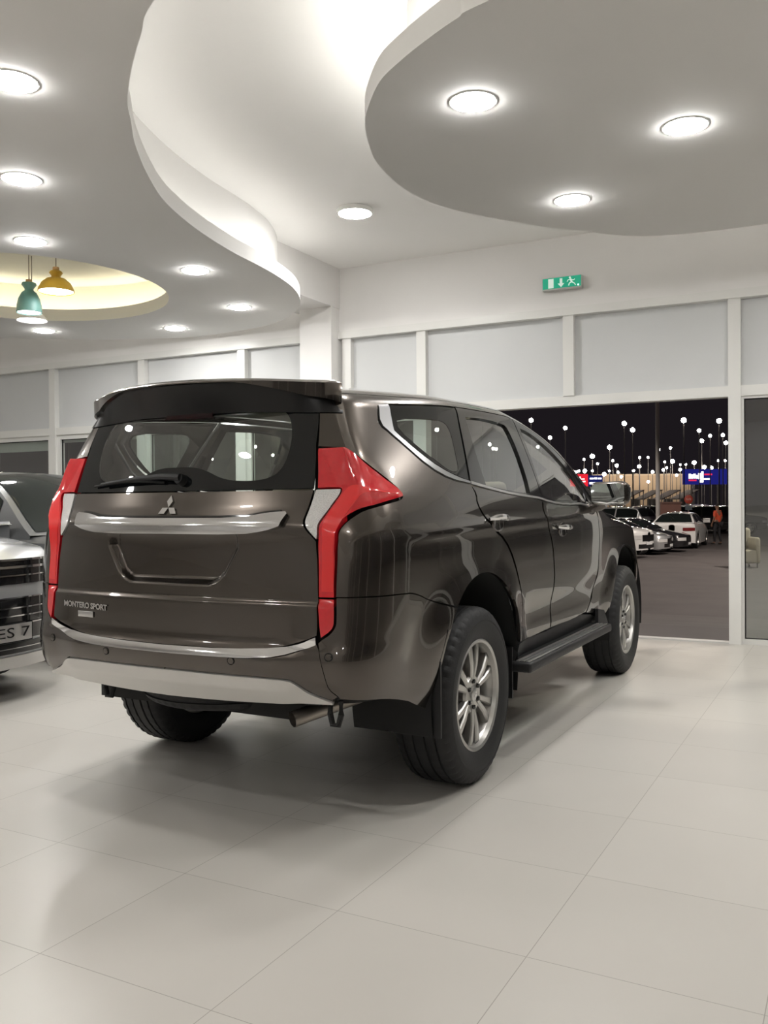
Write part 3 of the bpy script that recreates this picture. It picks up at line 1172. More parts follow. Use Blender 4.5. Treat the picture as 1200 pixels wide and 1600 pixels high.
# --- quarter panels and bumper sides
top_in = [(-.262, 1.655, 1), (-.278, 1.55), (-.297, 1.464, 1), (-.217, 1.456), (-.190, 1.454), (-.126, 1.409), (-.060, 1.349), (.006, 1.279), (.008, 1.262), (-.010, 1.250), (-.097, 1.238), (-.185, 1.221), (-.233, 1.198), (-.266, 1.173),
          (-.286, 1.150), (-.294, 1.128), (-.295, 1.0), (-.293, .9105, 1)]
AX, AZ, AR = .02, .43, .485


def arch(a0, a1, n_=14, cx=AX, cz=AZ, r=AR):
    return arc_pts(cx, cz, r, a0, a1, n_)


door_cut = [S(.545, .545, 1), (.800, .66), (.752, .80), (.705, .92), (.635, 1.03), (.559, 1.078), (.50, 1.140), (.465, 1.205), (.474, 1.245), (.456, 1.288, 1)]
belt_q = [(.333, 1.311), (.222, 1.365), (.101, 1.462), (.02, 1.515), (-.018, 1.545), (-.014, 1.60), (-.006, 1.636), (.06, 1.645), (.30, 1.651), (.512, 1.655, 1)]
a_split = math.pi - math.asin((.80 - AZ) / AR)
quarter = top_in + [(-.15, .9105), (-.02, .9035), (.06, .8865), (.13, .8535), arch(a_split, a_split, 1)[0]] + arch(a_split - .05, math.asin((.545 - AZ) / AR), 20) + door_cut + belt_q + [(.512, 1.70, 1), (-.25, 1.70, 1)]
panel('quarter_panel', quarter, PT, car, res=.024, it=1, gap=.0012)
bside = [(-.344, .745, 1), (-.331, .757, 1), (-.303, .777), (-.288, .804), (-.288, .832), (-.291, .908, 1), (-.15, .908), (-.02, .901), (.06, .884), (.1275, .852), arch(a_split + .02, a_split + .02, 1)[0]] + \
        arch(a_split + .06, math.pi - math.asin((.43 - AZ) / AR) + .02, 8) + [(.100, .425, 1), (.06, .445), (-.02, .495), (-.08, .520), (-.15, .530), (-.262, .543, 1), (-.269, .554), (-.296, .578), (-.309, .62), (-.327, .676), (-.341, .72)]
panel('bumper_side', bside, PT, car, res=.024, it=1, off=.0015, gap=.0008)
# --- wheel arch flaps and mud flaps
for sgn in (1, -1):
    mb = MB()
    mb.box(-.455, -.445, .69, .905, .30, .60)
    mb.add([(-.455, .80, .60), (-.455, .905, .60), (-.395, .915, .72), (-.395, .82, .72)], [(0, 1, 2, 3)])
    o = mb.build('mud_flap', M['black_plastic'], car, smooth=False)
    o.scale = (1, -sgn, 1)
    mb = MB()
    mb.box(.475, .490, .66, .86, .27, .52)
    o = mb.build('mud_flap', M['black_plastic'], car, smooth=False)
    o.scale = (1, -sgn, 1)
# --- side windows
dtrim = [(-.008, 1.634, 1), (.054, 1.640, 1), (.056, 1.525, 1), (.184, 1.430), (.281, 1.366), (.385, 1.321), (.452, 1.303, 1), (.458, 1.290, 1), (.333, 1.316), (.222, 1.370), (.101, 1.467), (.02, 1.521), (-.014, 1.548)]
panel('window_trim', dtrim, M['trim'], car, res=.016, it=1, off=.004, gap=.001, t=.012, label='grey trim of the rear side window')
qclear = [(.094, 1.577), (.351, 1.575), (.400, 1.560), (.417, 1.52), (.410, 1.43), (.403, 1.362), (.385, 1.344), (.344, 1.350), (.281, 1.392), (.198, 1.454), (.085, 1.535)]
qfrit = [(.060, 1.639, 1), (.505, 1.648, 1), (.480, 1.47), (.452, 1.306, 1), (.385, 1.325), (.281, 1.371), (.184, 1.435), (.061, 1.526, 1)]
panel('window_border', qfrit, M['frit'], car, res=.02, it=1, holes=[qclear], t=.006)
panel('rear_side_window', qclear, M['tint_glass'], car, res=.03, it=2, t=0, gap=0)
# --- doors
FR = [(1.121, .545), (1.118, .70), (1.105, .85), (1.076, .987), (1.02, 1.10), (.998, 1.15), (1.018, 1.205)]
rdoor = [(.462, 1.282, 1), (.480, 1.245), (.471, 1.205), (.506, 1.143), (.564, 1.083), (.640, 1.036), (.712, .924), (.758, .80), (.806, .66), S(.553, .545, 1), S(.60, .535), S(.8, .532)] + [S(1.06, .54, 1), (1.112, .70), (1.099, .85), (1.070, .987), (1.014, 1.10), (.992, 1.15), (1.010, 1.208, 1), (.750, 1.231), (.60, 1.258)]
rear_doors = panel('rear_door', rdoor, PT, car, res=.026, it=1)
fl = [S(x, z) for x, z in ((1.2, 1.214), (1.5, 1.205), (1.80, 1.195))]
fdoor = [(1.025, 1.206, 1), (1.000, 1.152), (1.022, 1.10), (1.078, .987), (1.107, .85), (1.120, .70), S(1.075, .54, 1), S(1.5, .532), S(1.78, .545, 1), S(1.93, .62), S(2.0, .75), S(2.02, .95), S(2.02, 1.12, 1), S(1.98, 1.178, 1), S(1.80, 1.186), S(1.5, 1.196), S(1.2, 1.205)]
front_doors = panel('front_door', fdoor, PT, car, res=.026, it=1)
rwin = [(.562, 1.600, 1), (.73, 1.604), (.895, 1.592), (.918, 1.575), (.932, 1.47), (.925, 1.33), (.910, 1.240, 1), (.75, 1.253), (.562, 1.283, 1), (.556, 1.40)]
rframe = [(.512, 1.652, 1), (.75, 1.652), (1.022, 1.652, 1), (1.026, 1.43), (1.020, 1.219, 1), (.753, 1.243), (.60, 1.270), (.458, 1.300, 1), (.486, 1.47)]
fr_o = panel('window_frame', rframe, M['black_gloss'], car, res=.024, it=1, holes=[rwin], t=.02, off=.001)
panel('side_window', rwin, M['side_glass'], car, res=.03, it=1, t=0, off=-.010, gap=0)
fwin = [(1.070, 1.606, 1), (1.16, 1.609), (1.25, 1.604), (1.43, 1.585), (1.60, 1.545), S(1.78, 1.30), S(1.86, 1.222, 1), S(1.6, 1.222), S(1.2, 1.233), (1.044, 1.237, 1)]
fframe = [(1.027, 1.652, 1), (1.25, 1.645), (1.45, 1.632), (1.62, 1.605), S(1.86, 1.30), S(1.975, 1.19, 1), S(1.8, 1.200), S(1.5, 1.209), S(1.2, 1.217), (1.024, 1.219, 1)]
panel('window_frame', fframe, M['black_gloss'], car, res=.024, it=1, holes=[fwin], t=.02, off=.001)
panel('side_window', fwin, M['side_glass'], car, res=.03, it=1, t=0, off=-.010, gap=0)
belt = [(.460, 1.302, 1), (.60, 1.271), (.753, 1.243), (1.022, 1.220), S(1.2, 1.217), S(1.5, 1.210), S(1.8, 1.201), S(1.97, 1.190, 1), S(1.97, 1.181, 1), S(1.8, 1.190), S(1.5, 1.199), S(1.2, 1.207), (1.014, 1.209), (.750, 1.232), (.60, 1.259), (.460, 1.288, 1)]
panel('belt_trim', belt, M['satin'], car, res=.02, it=1, off=.004, gap=.0005, t=.01)
rail = [(.512, 1.656, 1), (.75, 1.656), (1.03, 1.656), (1.25, 1.651), (1.45, 1.638), (1.63, 1.612), S(1.87, 1.31), S(2.02, 1.195, 1), S(2.10, 1.195), (2.15, 1.70, 1), (1.8, 1.71), (1.2, 1.70), (.512, 1.70, 1)]
panel('roof_pillar', rail, PT, car, res=.026, it=1)
# --- front wings and nose (hidden from here, seen from the side)
FX, FZ = 2.8, .42
wing = [S(2.025, 1.185, 1), S(2.03, 1.0), S(2.02, .75), S(1.94, .62), S(1.80, .54, 1), S(2.32, .48, 1)] + arc_pts(FX, FZ, .485, math.pi - .12, .25, 20) + [(VF + .05, .80, 1), (VF + .20, 1.0), (VF + .10, 1.40), (VF, 1.62), (VF - .1, 1.70, 1), (2.16, 1.70, 1)]
panel('front_wing', wing, PT, car, res=.03, it=0)
fb = arc_pts(FX, FZ, .485, .22, -.12, 5) + [(VF + .2, .50, 1), (VF + LF, .42, 1), (VF + LF + WF, .42, 1), (VF + LF + WF, .98, 1), (VF + .25, .98, 1), (VF + .05, .80, 1)]
panel('front_bumper', fb, PT, car, res=.04, it=0, off=.004)
hl_ = [(VF + .22, 1.02, 1), (VF + .14, 1.38, 1), (VF + LF * .85, 1.46, 1), (VF + LF, 1.20, 1), (VF + LF * .8, 1.04, 1)]
panel('headlamp', hl_, M['clear_lens'], car, res=.03, it=0, off=.003)
gr = [(VF + LF + .02, .99, 1), (VF + LF + .02, 1.55, 1), (VF + LF + WF, 1.55, 1), (VF + LF + WF, .99, 1)]
panel('grille', gr, M['chrome'], car, res=.05, it=0, off=-.004)
# --- sills
sill = [S(.52, .53, 1), S(1.0, .527), S(1.8, .53), S(2.30, .47, 1), S(2.30, .36, 1), S(.50, .36, 1)]
panel('sill', sill, M['black_plastic'], car, res=.04, it=0, off=-.006, t=.03)
# running boards
for sgn in (1, -1):
    mb = MB()
    mb.box(.48, 2.06, .76, .955, .398, .448, bev=.014)
    o = mb.build('running_board', M['black_plastic'], car)
    o.scale = (1, -sgn, 1)
    mb = MB()
    for j, y in enumerate((.872, .897, .922)):
        mb.box(.50, 2.0, y, y + .017, .4480, .4540, bev=.002)
    s_ = mb.build('step_strip', M['satin'], o)
    mb = MB()
    mb.prism([(.25, .0), (.25, .12), (.10, .10), (.0, .0)], 0, .02, Matrix(((-1, 0, 0, 2.26), (0, 0, 1, .86), (0, 1, 0, .42), (0, 0, 0, 1))))
    mb.build('end_cap', M['black_plastic'], o, smooth=False)
# --- roof, windscreen, bonnet
def ruled(name, v0, v1, nv, m, q0=1.704, smax=1.0, edge=True, lift=0.0):
    vv = np.concatenate([np.linspace(v0, v1, nv)])
    if v0 < 0:
        vv = np.concatenate([np.linspace(v0, 0.0, 46), np.linspace(0.0, v1, nv)[1:]])
    sq = np.linspace(q0, QR, 9)[:-1] if edge else np.array([])
    ss = np.linspace(smax, -smax, 25)
    A_ = P(vv[:, None], sq[None, :]) if edge else np.zeros((len(vv), 0, 3))
    B_ = roofP(vv[:, None] + 0 * ss[None, :], ss[None, :] + 0 * vv[:, None])
    G_ = np.concatenate([A_, B_, (A_ * np.array([1, -1, 1]))[:, ::-1]], 1) + np.array([0, 0, lift])
    rows_ = G_.tolist()
    mb = MB()
    mb.grid(rows_)
    return mb.build(name, m, car, angle=60, weld=True)


ruled('roof', VC + .002, 1.16, 40, PT)
ruled('windscreen', 1.165, 2.06, 30, M['car_glass'], smax=.985, edge=False)
ruled('bonnet', 2.13, VF + .35, 40, PT)
ruled('headliner', -.30, 1.10, 20, M['headliner'], smax=.99, edge=False, lift=-.05)
# --- dark inner shell behind the gaps
inner = [(-.26, .50, 1), (-.26, 1.60, 1), (-.30, 1.60, 1), (-.30, 1.20, 1), (.45, 1.20, 1), (2.0, 1.27, 1), (VF, 1.40, 1), (VF, .80, 1)] + arc_pts(FX, FZ, .50, .3, math.pi - .1, 14) + [S(2.3, .42, 1), S(.52, .42, 1)] + arc_pts(AX, AZ, .50, .0, math.pi, 14) + [(.0, .50, 1)]
panel('inner_shell', inner, M['dark'], car, res=.05, it=0, off=-.03, t=0)
panel('inner_pillar', [(-.37, .5, 1), (.03, .5, 1), (.03, 1.45, 1), (-.01, 1.50, 1), (-.03, 1.66, 1), (-.27, 1.66, 1), (-.30, 1.55, 1), (-.37, 1.30, 1)], M['dark'], car, res=.05, it=0, off=-.032, t=0)
tail_panel('inner_tail', [(VC, 1.29, 1), (-.25, 1.29, 1), (-.25, .50, 1), (VC, .48, 1)], M['dark'], car, res=.05, it=0, off=-.045, t=0)
ru = tail_panel('rear_header', [(VC, 1.64, 1), (-.26, 1.64, 1), (-.26, 1.72, 1), (VC, 1.72, 1)], M['dark'], car, res=.05, it=0, off=-.012, t=0)

# --- roof spoiler
nn_ = 91
rows_, rows_u = [], []
for i in range(nn_):
    s = -1 + 2 * i / (nn_ - 1)
    a = abs(s)
    v = VC + (-.172 - VC) * a
    base = P(v, 1.63); nrm = outward(np.array([v]), np.array([1.55]))[0].copy()
    nrm[2] = 0; nrm /= np.linalg.norm(nrm)
    e_out = .145 - .142 * a ** 2.0
    front = P(v, QR) + np.array([0, 0, .010])
    front[0] += .12 * (1 - a)
    tip = max(0.0, (a - .42) / .58)
    zt_ = 1.694 - .016 * a * a
    tb = .012 + .066 * tip ** 1.25
    te = base + nrm * e_out
    m1 = front * .5 + te * .5
    m1[2] = max(front[2], zt_) * .5 + zt_ * .5 + .014
    p = [front, m1, (te[0] - nrm[0] * .012, te[1] - nrm[1] * .012, zt_ + .002), (te[0], te[1], zt_ - .008), (te[0] - nrm[0] * .002, te[1] - nrm[1] * .002, zt_ - tb), (te[0] - nrm[0] * .025, te[1] - nrm[1] * .025, zt_ - tb - .002)]
    u1 = P(v, 1.612 - .02 * tip) + outward(np.array([v]), np.array([1.6]))[0] * .004
    sg = 1 if s < 0 else -1
    rows_.append([(q[0], q[1] * sg, q[2]) for q in p])
    l5 = np.array(p[5])
    rows_u.append([(q[0], q[1] * sg, q[2]) for q in (l5, l5 * .5 + np.array(u1) * .5 + np.array([0, 0, .004]), u1)])
mb = MB(); mb.grid(rows_)
for r_ in (rows_[0], rows_[-1]):
    mb.add(r_, [tuple(range(len(r_)))])
sp_ = mb.build('spoiler', PT, car, angle=50, weld=True)
mb = MB(); mb.grid(rows_u)
mb.build('spoiler_underside', mat('spoiler_black', (.006, .006, .0065), .32, spec=.3), sp_, angle=60)
tail_panel('brake_light', [(VC, 1.618, 1), (-.86, 1.616, 1), (-.855, 1.596, 1), (VC, 1.598, 1)], M['smoked'], sp_, res=.012, it=0, off=.010, t=.012)

# --- three-diamond badge, lettering
a = .0295
rh = [(0, 0), (a * .5, a * .866), (0, a * 1.732), (-a * .5, a * .866)]
mb = MB()
zc = 1.208
xs0 = float(P(VC, zc * QT / topz(np.array([VC]))[0])[0])
tz = (float(P(VC, 1.25)[0]) - float(P(VC, 1.20)[0])) / .05
fm = frame_at((xs0 - .002, .004, zc), (0, -1, 0), (tz, 0, 1))
for k_ in range(3):
    r_ = Matrix.Rotation(2 * PI * k_ / 3, 4, 'Z')
    pl = [(p[0] * .96, .0012 + p[1] * .97) for p in rh]
    mb.prism(pl, 0, .006, fm @ r_)
mb.build('badge', M['chrome'], car, smooth=False)


def on_gate(y, z):
    """point of the tail at y>0 (left) and height z"""
    vs_ = np.linspace(VC, -.30, 300)
    zz = z * QT / topz(vs_)
    pt = P(vs_, zz)
    i = int(np.abs(-pt[:, 1] - y).argmin())
    return vs_[i], zz[i], pt[i]


def gate_frame(y, z, off=.0):
    v, q, p = on_gate(abs(y), z)
    n_ = outward(np.array([v]), np.array([q]))[0]
    s = 1 if y > 0 else -1
    n_ = np.array([n_[0], n_[1] * -s, n_[2]])
    p = np.array([p[0], abs(p[1]) * s, p[2]]) + n_ * off
    rt = np.cross((0, 0, 1), n_)
    up = np.cross(n_, rt)
    return frame_at(p, tuple(rt), tuple(up))


vs_, fs_ = text_mesh('MONTERO SPORT', .034, .0016, 0.98, bold=.0012)
wd = max(p.x for p in vs_) - min(p.x for p in vs_)
mb = MB()
k0 = .268 / wd
for f in fs_:
    pass
yy_ = np.array([.452 - p.x * k0 for p in vs_]); zz_ = np.array([.811 + p.y * .92 - p.x * .02 for p in vs_])
vl_ = np.linspace(VC, -.30, 400)
pl_ = P(vl_, .811 * QT / topz(vl_))
v_ = np.interp(yy_, -pl_[:, 1], vl_); q_ = zz_ * QT / topz(v_)
b_ = P(v_, q_) + outward(v_, q_) * (.003 + np.array([p.z for p in vs_]))[:, None]
pts_ = [(p[0], -p[1], p[2]) for p in b_]
mb.add(pts_, fs_)
mb.build('lettering', M['chrome'], car, smooth=False)
mb = MB()
mb.box(-.047, .047, -.012, .012, 0, .004, bev=.002)
o = mb.build('grade_plate', M['satin'], car)
o.matrix_local = gate_frame(.448, .777, .002)

# --- parking sensors
for y, z in ((-.703, .681), (-.319, .649), (.302, .641), (.654, .665)):
    f_ = gate_frame(y, z, .004)
    mb = MB()
    mb.lathe([(0.0, .0035), (.011, .003), (.0125, .001), (.0125, -.004)], 20)
    o = mb.build('parking_sensor', PT, bumper)
    o.matrix_local = f_
    mb = MB()
    mb.lathe([(.0128, .0005), (.0155, .0005), (.0155, -.004)], 20)
    r_ = mb.build('ring', M['dark'], bumper)
    r_.matrix_local = f_

# --- wiper
def glass_pt(y, z, off):
    f_ = gate_frame(y, z, off)
    return f_ @ Vector((0, 0, 0))


wp = [glass_pt(-.045, 1.300, .018), glass_pt(-.045, 1.318, .03), glass_pt(0.05, 1.322, .034), glass_pt(.20, 1.316, .030), glass_pt(.40, 1.300, .022)]
mb = MB()
mb.tube(wp[1:], [.015, .012, .009, .006], 8)
mb.lathe([(0, .032), (.020, .030), (.024, .0)], 16, gate_frame(-.035, 1.315, .0))
wo = mb.build('wiper_arm', M['black_plastic'], car)
mb = MB()
mb.tube([glass_pt(y, 1.305 - (y - .05) * .02 + .010 * math.sin((y - .05) / .4 * PI), .009) for y in np.linspace(.05, .46, 12)], .005, 6)
mb.build('wiper_blade', M['dark'], wo)

# --- door handles, mirrors
for rx, rz, ds in ((.205, 1.128, rear_doors), (1.21, 1.070, front_doors)):
    for dr, s in zip(ds, (1, -1)):
        pr = []
        for x_ in np.linspace(rx - .10, rx + .10, 9):
            v, q = vq(x_, rz + .012 - (x_ - rx) * .05)[0]
            n_ = outward(np.array([v]), np.array([q]))[0]
            k_ = 1 - abs((x_ - rx) / .10) ** 3
            pr.append((P(v, q) + n_ * (.006 + .030 * k_)) * np.array([1, s, 1]))
        mb = MB()
        mb.tube([tuple(p) for p in pr], [.007, .012, .014, .015, .015, .015, .014, .012, .007], 10)
        ho = mb.build('door_handle', M['chrome'], dr)
        v, q = vq(rx, rz)[0]
        n_ = outward(np.array([v]), np.array([q]))[0] * np.array([1, s, 1])
        p = P(v, q) * np.array([1, s, 1])
        mb = MB()
        mb.lathe([(0, .001), (.05, .002), (.062, .006), (.066, .0)], 24, frame_at(tuple(p + n_ * .0005), (1, 0, 0), (0, 0, 1)) @ Matrix.Diagonal((1.2, .62, 1 if s < 0 else 1, 1)))
        mb.build('handle_cup', PT, ho)

for s in (-1, 1):
    bm = bmesh.new()
    bmesh.ops.create_cube(bm, size=1)
    for p in bm.verts:
        fx = p.co.x
        p.co = Vector((1.86 + fx * (.16 if p.co.y < 0 else .20) , -1.005 + p.co.y * .235, 1.272 + p.co.z * (.150 if p.co.y > 0 else .165)))
        if fx > 0:
            p.co.x -= .04 if p.co.y < -1.02 else 0.0
            p.co.z = 1.272 + (p.co.z - 1.272) * .72
    bmesh.ops.bevel(bm, geom=bm.edges[:], offset=.042, segments=5, affect='EDGES', profile=.5)
    mb = MB()
    mb.bm(bm)
    mb.tube([(1.87, -.87, 1.185), (1.87, -.93, 1.20), (1.87, -.96, 1.215)], [.035, .035, .03], 10)
    mo = mb.build('door_mirror', M['paint'], car, angle=50)
    mo.scale = (1, -s, 1)
    mb = MB()
    mb.prism([(-.098, -.050), (.085, -.056), (.100, -.030), (.098, .045), (.07, .058), (-.08, .056), (-.10, .035)], 0, .004, frame_at((1.766, -1.005, 1.274), (0, -1, 0), (0, 0, 1)))
    mg = mb.build('mirror_glass', mat('mirror', (.75, .78, .77), .02, 1.0), mo, smooth=False)
    mb = MB()
    mb.tube([(1.772, -.915, 1.222), (1.765, -1.0, 1.210), (1.776, -1.10, 1.220)], .009, 8)
    mb.build('mirror_trim', M['chrome'], mo)


# --- wheels
def wheel(loc, side, name='wheel', steer=0.0, tyre_r=.385, wd=.255, rim_r=.242, spokes=12, parent=None, full=True):
    """local: axle along Z, +Z outwards"""
    root = link(name, None, parent)
    root.matrix_local = Matrix.Translation(loc) @ Matrix.Rotation(steer, 4, 'Z') @ Matrix.Rotation(PI / 2 * (1 if side < 0 else -1), 4, 'X')
    h = wd / 2
    mb = MB()
    n_ = 150 if full else 48
    prof = [(rim_r - .006, h - .028), (rim_r + .004, h - .012), (rim_r + .030, h - .001), (rim_r + .062, h + .006), (tyre_r - .062, h + .004), (tyre_r - .058, h + .0065), (tyre_r - .040, h), (tyre_r - .026, h - .006), (tyre_r - .012, h - .017), (tyre_r - .005, h - .030)]
    tread = []
    y = h - .030
    for gx in (.072, .026, -.026, -.072):
        tread += [(tyre_r - .001, gx + .006), (tyre_r - .009, gx + .004), (tyre_r - .009, gx - .004), (tyre_r - .001, gx - .006)]
    full_p = prof + tread + [(r, -z) for r, z in prof[::-1]]
    m_ = len(full_p)
    vs, fs = [], []
    for k_ in range(n_):
        t_ = 2 * PI * k_ / n_
        for j, (r, z) in enumerate(full_p):
            rr = r
            if full and k_ % 3 == 0 and abs(z) > .080 and r > tyre_r - .030:
                rr -= .007
            if full and k_ % 3 == 1 and .03 < abs(z) < .08 and r > tyre_r - .003:
                rr -= .003
            vs.append((rr * math.cos(t_), rr * math.sin(t_), z))
    for k_ in range(n_):
        for j in range(m_ - 1):
            a_, b_ = k_ * m_ + j, k_ * m_ + j + 1
            c_, d_ = ((k_ + 1) % n_) * m_ + j + 1, ((k_ + 1) % n_) * m_ + j
            fs.append((a_, d_, c_, b_))
    mb.add(vs, fs)
    mb.build('tyre', M['rubber'], root, angle=28)
    mb = MB()
    mb.lathe([(rim_r - .006, -h + .03), (rim_r - .02, -h + .05), (rim_r - .035, 0), (rim_r - .022, h - .045), (rim_r - .010, h - .028), (rim_r + .001, h - .014), (rim_r - .006, h - .010), (rim_r - .016, h - .016), (rim_r - .022, h - .034)], 64)
    zo = h - .032
    # spokes in pairs
    for k_ in range(spokes):
        pair = k_ // 2
        ang = 2 * PI * pair / (spokes / 2) + (.185 if k_ % 2 else -.185) + PI / 2
        dh = (.050 if k_ % 2 else -.050)
        ca, sa = math.cos(ang), math.sin(ang)
        ah = ang - dh * 1.3
        hub = Vector((math.cos(ah) * .062, math.sin(ah) * .062, 0))
        rim_ = Vector((ca * (rim_r - .015), sa * (rim_r - .015), 0))
        d = (rim_ - hub).normalized()
        s_ = Vector((-d.y, d.x, 0))
        sec = []
        for f_, w_, zt_ in ((0, .0125, zo - .006), (.45, .0145, zo + .002), (.85, .0175, zo), (1.0, .023, zo - .006)):
            c_ = hub.lerp(rim_, f_)
            sec.append([c_ + s_ * w_ + Vector((0, 0, zt_ - .030)), c_ + s_ * w_ + Vector((0, 0, zt_ - .006)), c_ + s_ * (w_ - .005) + Vector((0, 0, zt_)), c_ - s_ * (w_ - .005) + Vector((0, 0, zt_)), c_ - s_ * w_ + Vector((0, 0, zt_ - .006)), c_ - s_ * w_ + Vector((0, 0, zt_ - .030))])
        vs = [p for r_ in sec for p in r_]
        fs = []
        for i in range(3):
            for j in range(6):
                fs.append((i * 6 + j, i * 6 + (j + 1) % 6, (i + 1) * 6 + (j + 1) % 6, (i + 1) * 6 + j))
        mb.add(vs, fs)
    mb.lathe([(0.0, zo - .012), (.045, zo - .010), (.078, zo - .008), (.086, zo - .020), (.086, zo - .05)], 40)
    mb.build('rim', M['alloy'], root, angle=30)
    mb = MB()
    mb.lathe([(0.0, zo + .004), (.022, zo + .003), (.030, zo - .001), (.032, zo - .012)], 32)
    mb.build('centre_cap', M['satin'], root)
    mb = MB()
    if full:
        a_ = .0105
        for k_ in range(3):
            r_ = Matrix.Translation((0, 0, zo + .0035)) @ Matrix.Rotation(2 * PI * k_ / 3, 4, 'Z')
            mb.prism([(0, .0006), (a_ * .48, a_ * .85), (0, a_ * 1.7), (-a_ * .48, a_ * .85)], 0, .0025, r_)
        mb.build('cap_badge', M['chrome'], root, smooth=False)
    for k_ in range(6 if full else 0):
        t_ = 2 * PI * k_ / 6 + PI / 6
        mb = MB()
        mb.lathe([(0, zo + .004), (.008, zo + .003), (.0105, zo - .002), (.0105, zo - .02)], 6, Matrix.Translation((.0565 * math.cos(t_), .0565 * math.sin(t_), 0)))
        mb.build('lug_nut', M['black_gloss'], root, smooth=False)
    mb = MB()
    mb.lathe([(0.03, -.02), (.165, -.02), (.165, .0), (.03, .0)], 40, close=True)
    mb.build('brake_disc', M['steel'], root)
    return root


for x_ in (0.0, 2.8):
    for s in (-1, 1):
        wheel((x_, s * .765, .383), s, parent=car)
        # wheel well
        mb = MB()
        cx, cz = (AX, AZ) if x_ == 0 else (FX, FZ)
        pr = [(cx + .50 * math.cos(t_), cz + .50 * math.sin(t_)) for t_ in np.linspace(-.25, PI + .25, 26)]
        mb.grid([[(p[0], s * y_, p[1]) for y_ in (.875, .52)] for p in pr])
        mb.add([(p[0], s * .52, p[1]) for p in pr], [tuple(range(len(pr)))])
        mb.build('wheel_well', M['dark'], car, angle=60)
# --- underside
mb = MB()
mb.box(-.80, 3.35, -.52, .52, .40, .56)
mb.tube([(0, -.66, .385), (0, .66, .385)], .055, 12)
mb.tube([(2.8, -.66, .385), (2.8, .66, .385)], .05, 12)
mb.lathe([(0, -.12), (.13, -.09), (.15, 0), (.13, .09), (0, .12)], 20, Matrix.Translation((0, .05, .37)))
mb.build('chassis', M['dark'], car)
sp = wheel((-.56, .02, .505), -1, name='spare_wheel', parent=car, full=True, tyre_r=.375, wd=.22)
sp.matrix_local = Matrix.Translation((-.56, .02, .525)) @ Matrix.Rotation(PI, 4, 'X')
mb = MB()
mb.tube([(-.905, -.515, .432), (-.80, -.575, .455), (-.62, -.63, .475), (-.40, -.64, .48)], .030, 20, caps=False)
mb.tube([(-.904, -.5155, .4322), (-.80, -.575, .455)], .0265, 20, caps=False)
mb.build('exhaust_pipe', M['exhaust'], car)
for y_ in (-.70, .395):
    mb = MB()
    pts_ = [(-.90, y_ + .022, .52), (-.902, y_ + .024, .47), (-.905, y_ + .012, .432), (-.905, y_ - .012, .432), (-.902, y_ - .022, .47), (-.90, y_ - .020, .52)]
    mb.tube(pts_, .011, 8)
    mb.build('tow_hook', M['dark'], car)
# --- cabin
mb = MB()
mb.box(-.55, 2.0, -.70, .70, .56, .64)
mb.build('cabin_floor', M['interior'], car, smooth=False)
mb = MB()
mb.box(1.75, 2.05, -.72, .72, .85, 1.17, bev=.05)
mb.build('dashboard', M['interior'], car)
mb = MB()
mb.box(-.80, -.40, -.62, .62, .56, 1.02, bev=.03)
mb.build('boot_trim', M['interior'], car)
for x_, ysts, hz in ((-.28, (-.36, .36), 1.06), (.62, (-.42, 0, .42), 1.13), (1.48, (-.38, .38), 1.16)):
    for y_ in ysts:
        w_ = .22 if len(ysts) == 2 else .19
        mb = MB()
        rot = Matrix.Translation((x_, y_, .70)) @ Matrix.Rotation(-.22, 4, 'Y')
        mb.box(-.06, .06, -w_, w_, .0, hz - .70, rot, bev=.045)
        mb.box(0, .46, -w_, w_, -.02, .10, Matrix.Translation((x_, y_, .70)), bev=.045)
        so = mb.build('seat', M['seat'], car)
        mb = MB()
        mb.box(-.05, .05, -.13, .13, hz - .70 + .03, hz - .70 + .20, rot, bev=.04)
        mb.tube([rot @ Vector((0, -.05, hz - .72)), rot @ Vector((0, -.05, hz - .62))], .007, 6)
        mb.tube([rot @ Vector((0, .05, hz - .72)), rot @ Vector((0, .05, hz - .62))], .007, 6)
        mb.build('headrest', M['seat'], so)
mb = MB()
mb.tube([(1.60 + .05 * math.sin(t_), .38 + .185 * math.cos(t_), 1.06 + .185 * math.sin(t_)) for t_ in np.linspace(0, 2 * PI, 28)], .014, 8)
mb.build('steering_wheel', M['interior'], car)

# ================================================================== OTHER CARS
M['dark_window'] = mat('dark_window', (0.010, 0.014, 0.013), 0.04, 0, 0.3, noise=0.05, scale=3)
PAINTS = {
    'white': mat('white_paint', (0.72, 0.72, 0.71), 0.3, 0.0, 1.0),
    'silver': mat('silver_paint', (0.50, 0.51, 0.52), 0.32, 0.6, 1.0),
    'grey': mat('grey_paint', (0.16, 0.165, 0.17), 0.32, 0.6, 1.0),
    'black': mat('black_paint', (0.012, 0.012, 0.014), 0.25, 0.0, 1.0),
    'red': mat('red_paint', (0.30, 0.02, 0.02), 0.3, 0.2, 1.0),
    'blue': mat('blue_paint', (0.03, 0.06, 0.16), 0.3, 0.3, 1.0),
}
KINDS = {
    'sedan': dict(L=4.65, W=1.80, H=1.44, zb=.20, tz=([-2.33, -2.2, -1.55, -.9, .6, 1.0, 1.9, 2.33], [.93, 1.01, 1.02, .98, .96, .98, .82, .70]),
                  cab=([-1.95, -1.05, -.3, .3, .55, 1.25], [0.0, .86, 1.0, 1.0, .93, 0.0]), ax=(-1.38, 1.38), wr=.325),
    'suv': dict(L=4.55, W=1.84, H=1.62, zb=.24, tz=([-2.28, -2.1, -1.5, 1.0, 1.25, 2.0, 2.28], [.92, 1.03, 1.05, 1.02, 1.03, .95, .84]),
                cab=([-2.2, -1.85, -1.2, .0, .35, 1.25], [0.0, .88, 1.0, 1.0, .96, 0.0]), ax=(-1.33, 1.36), wr=.35),
}


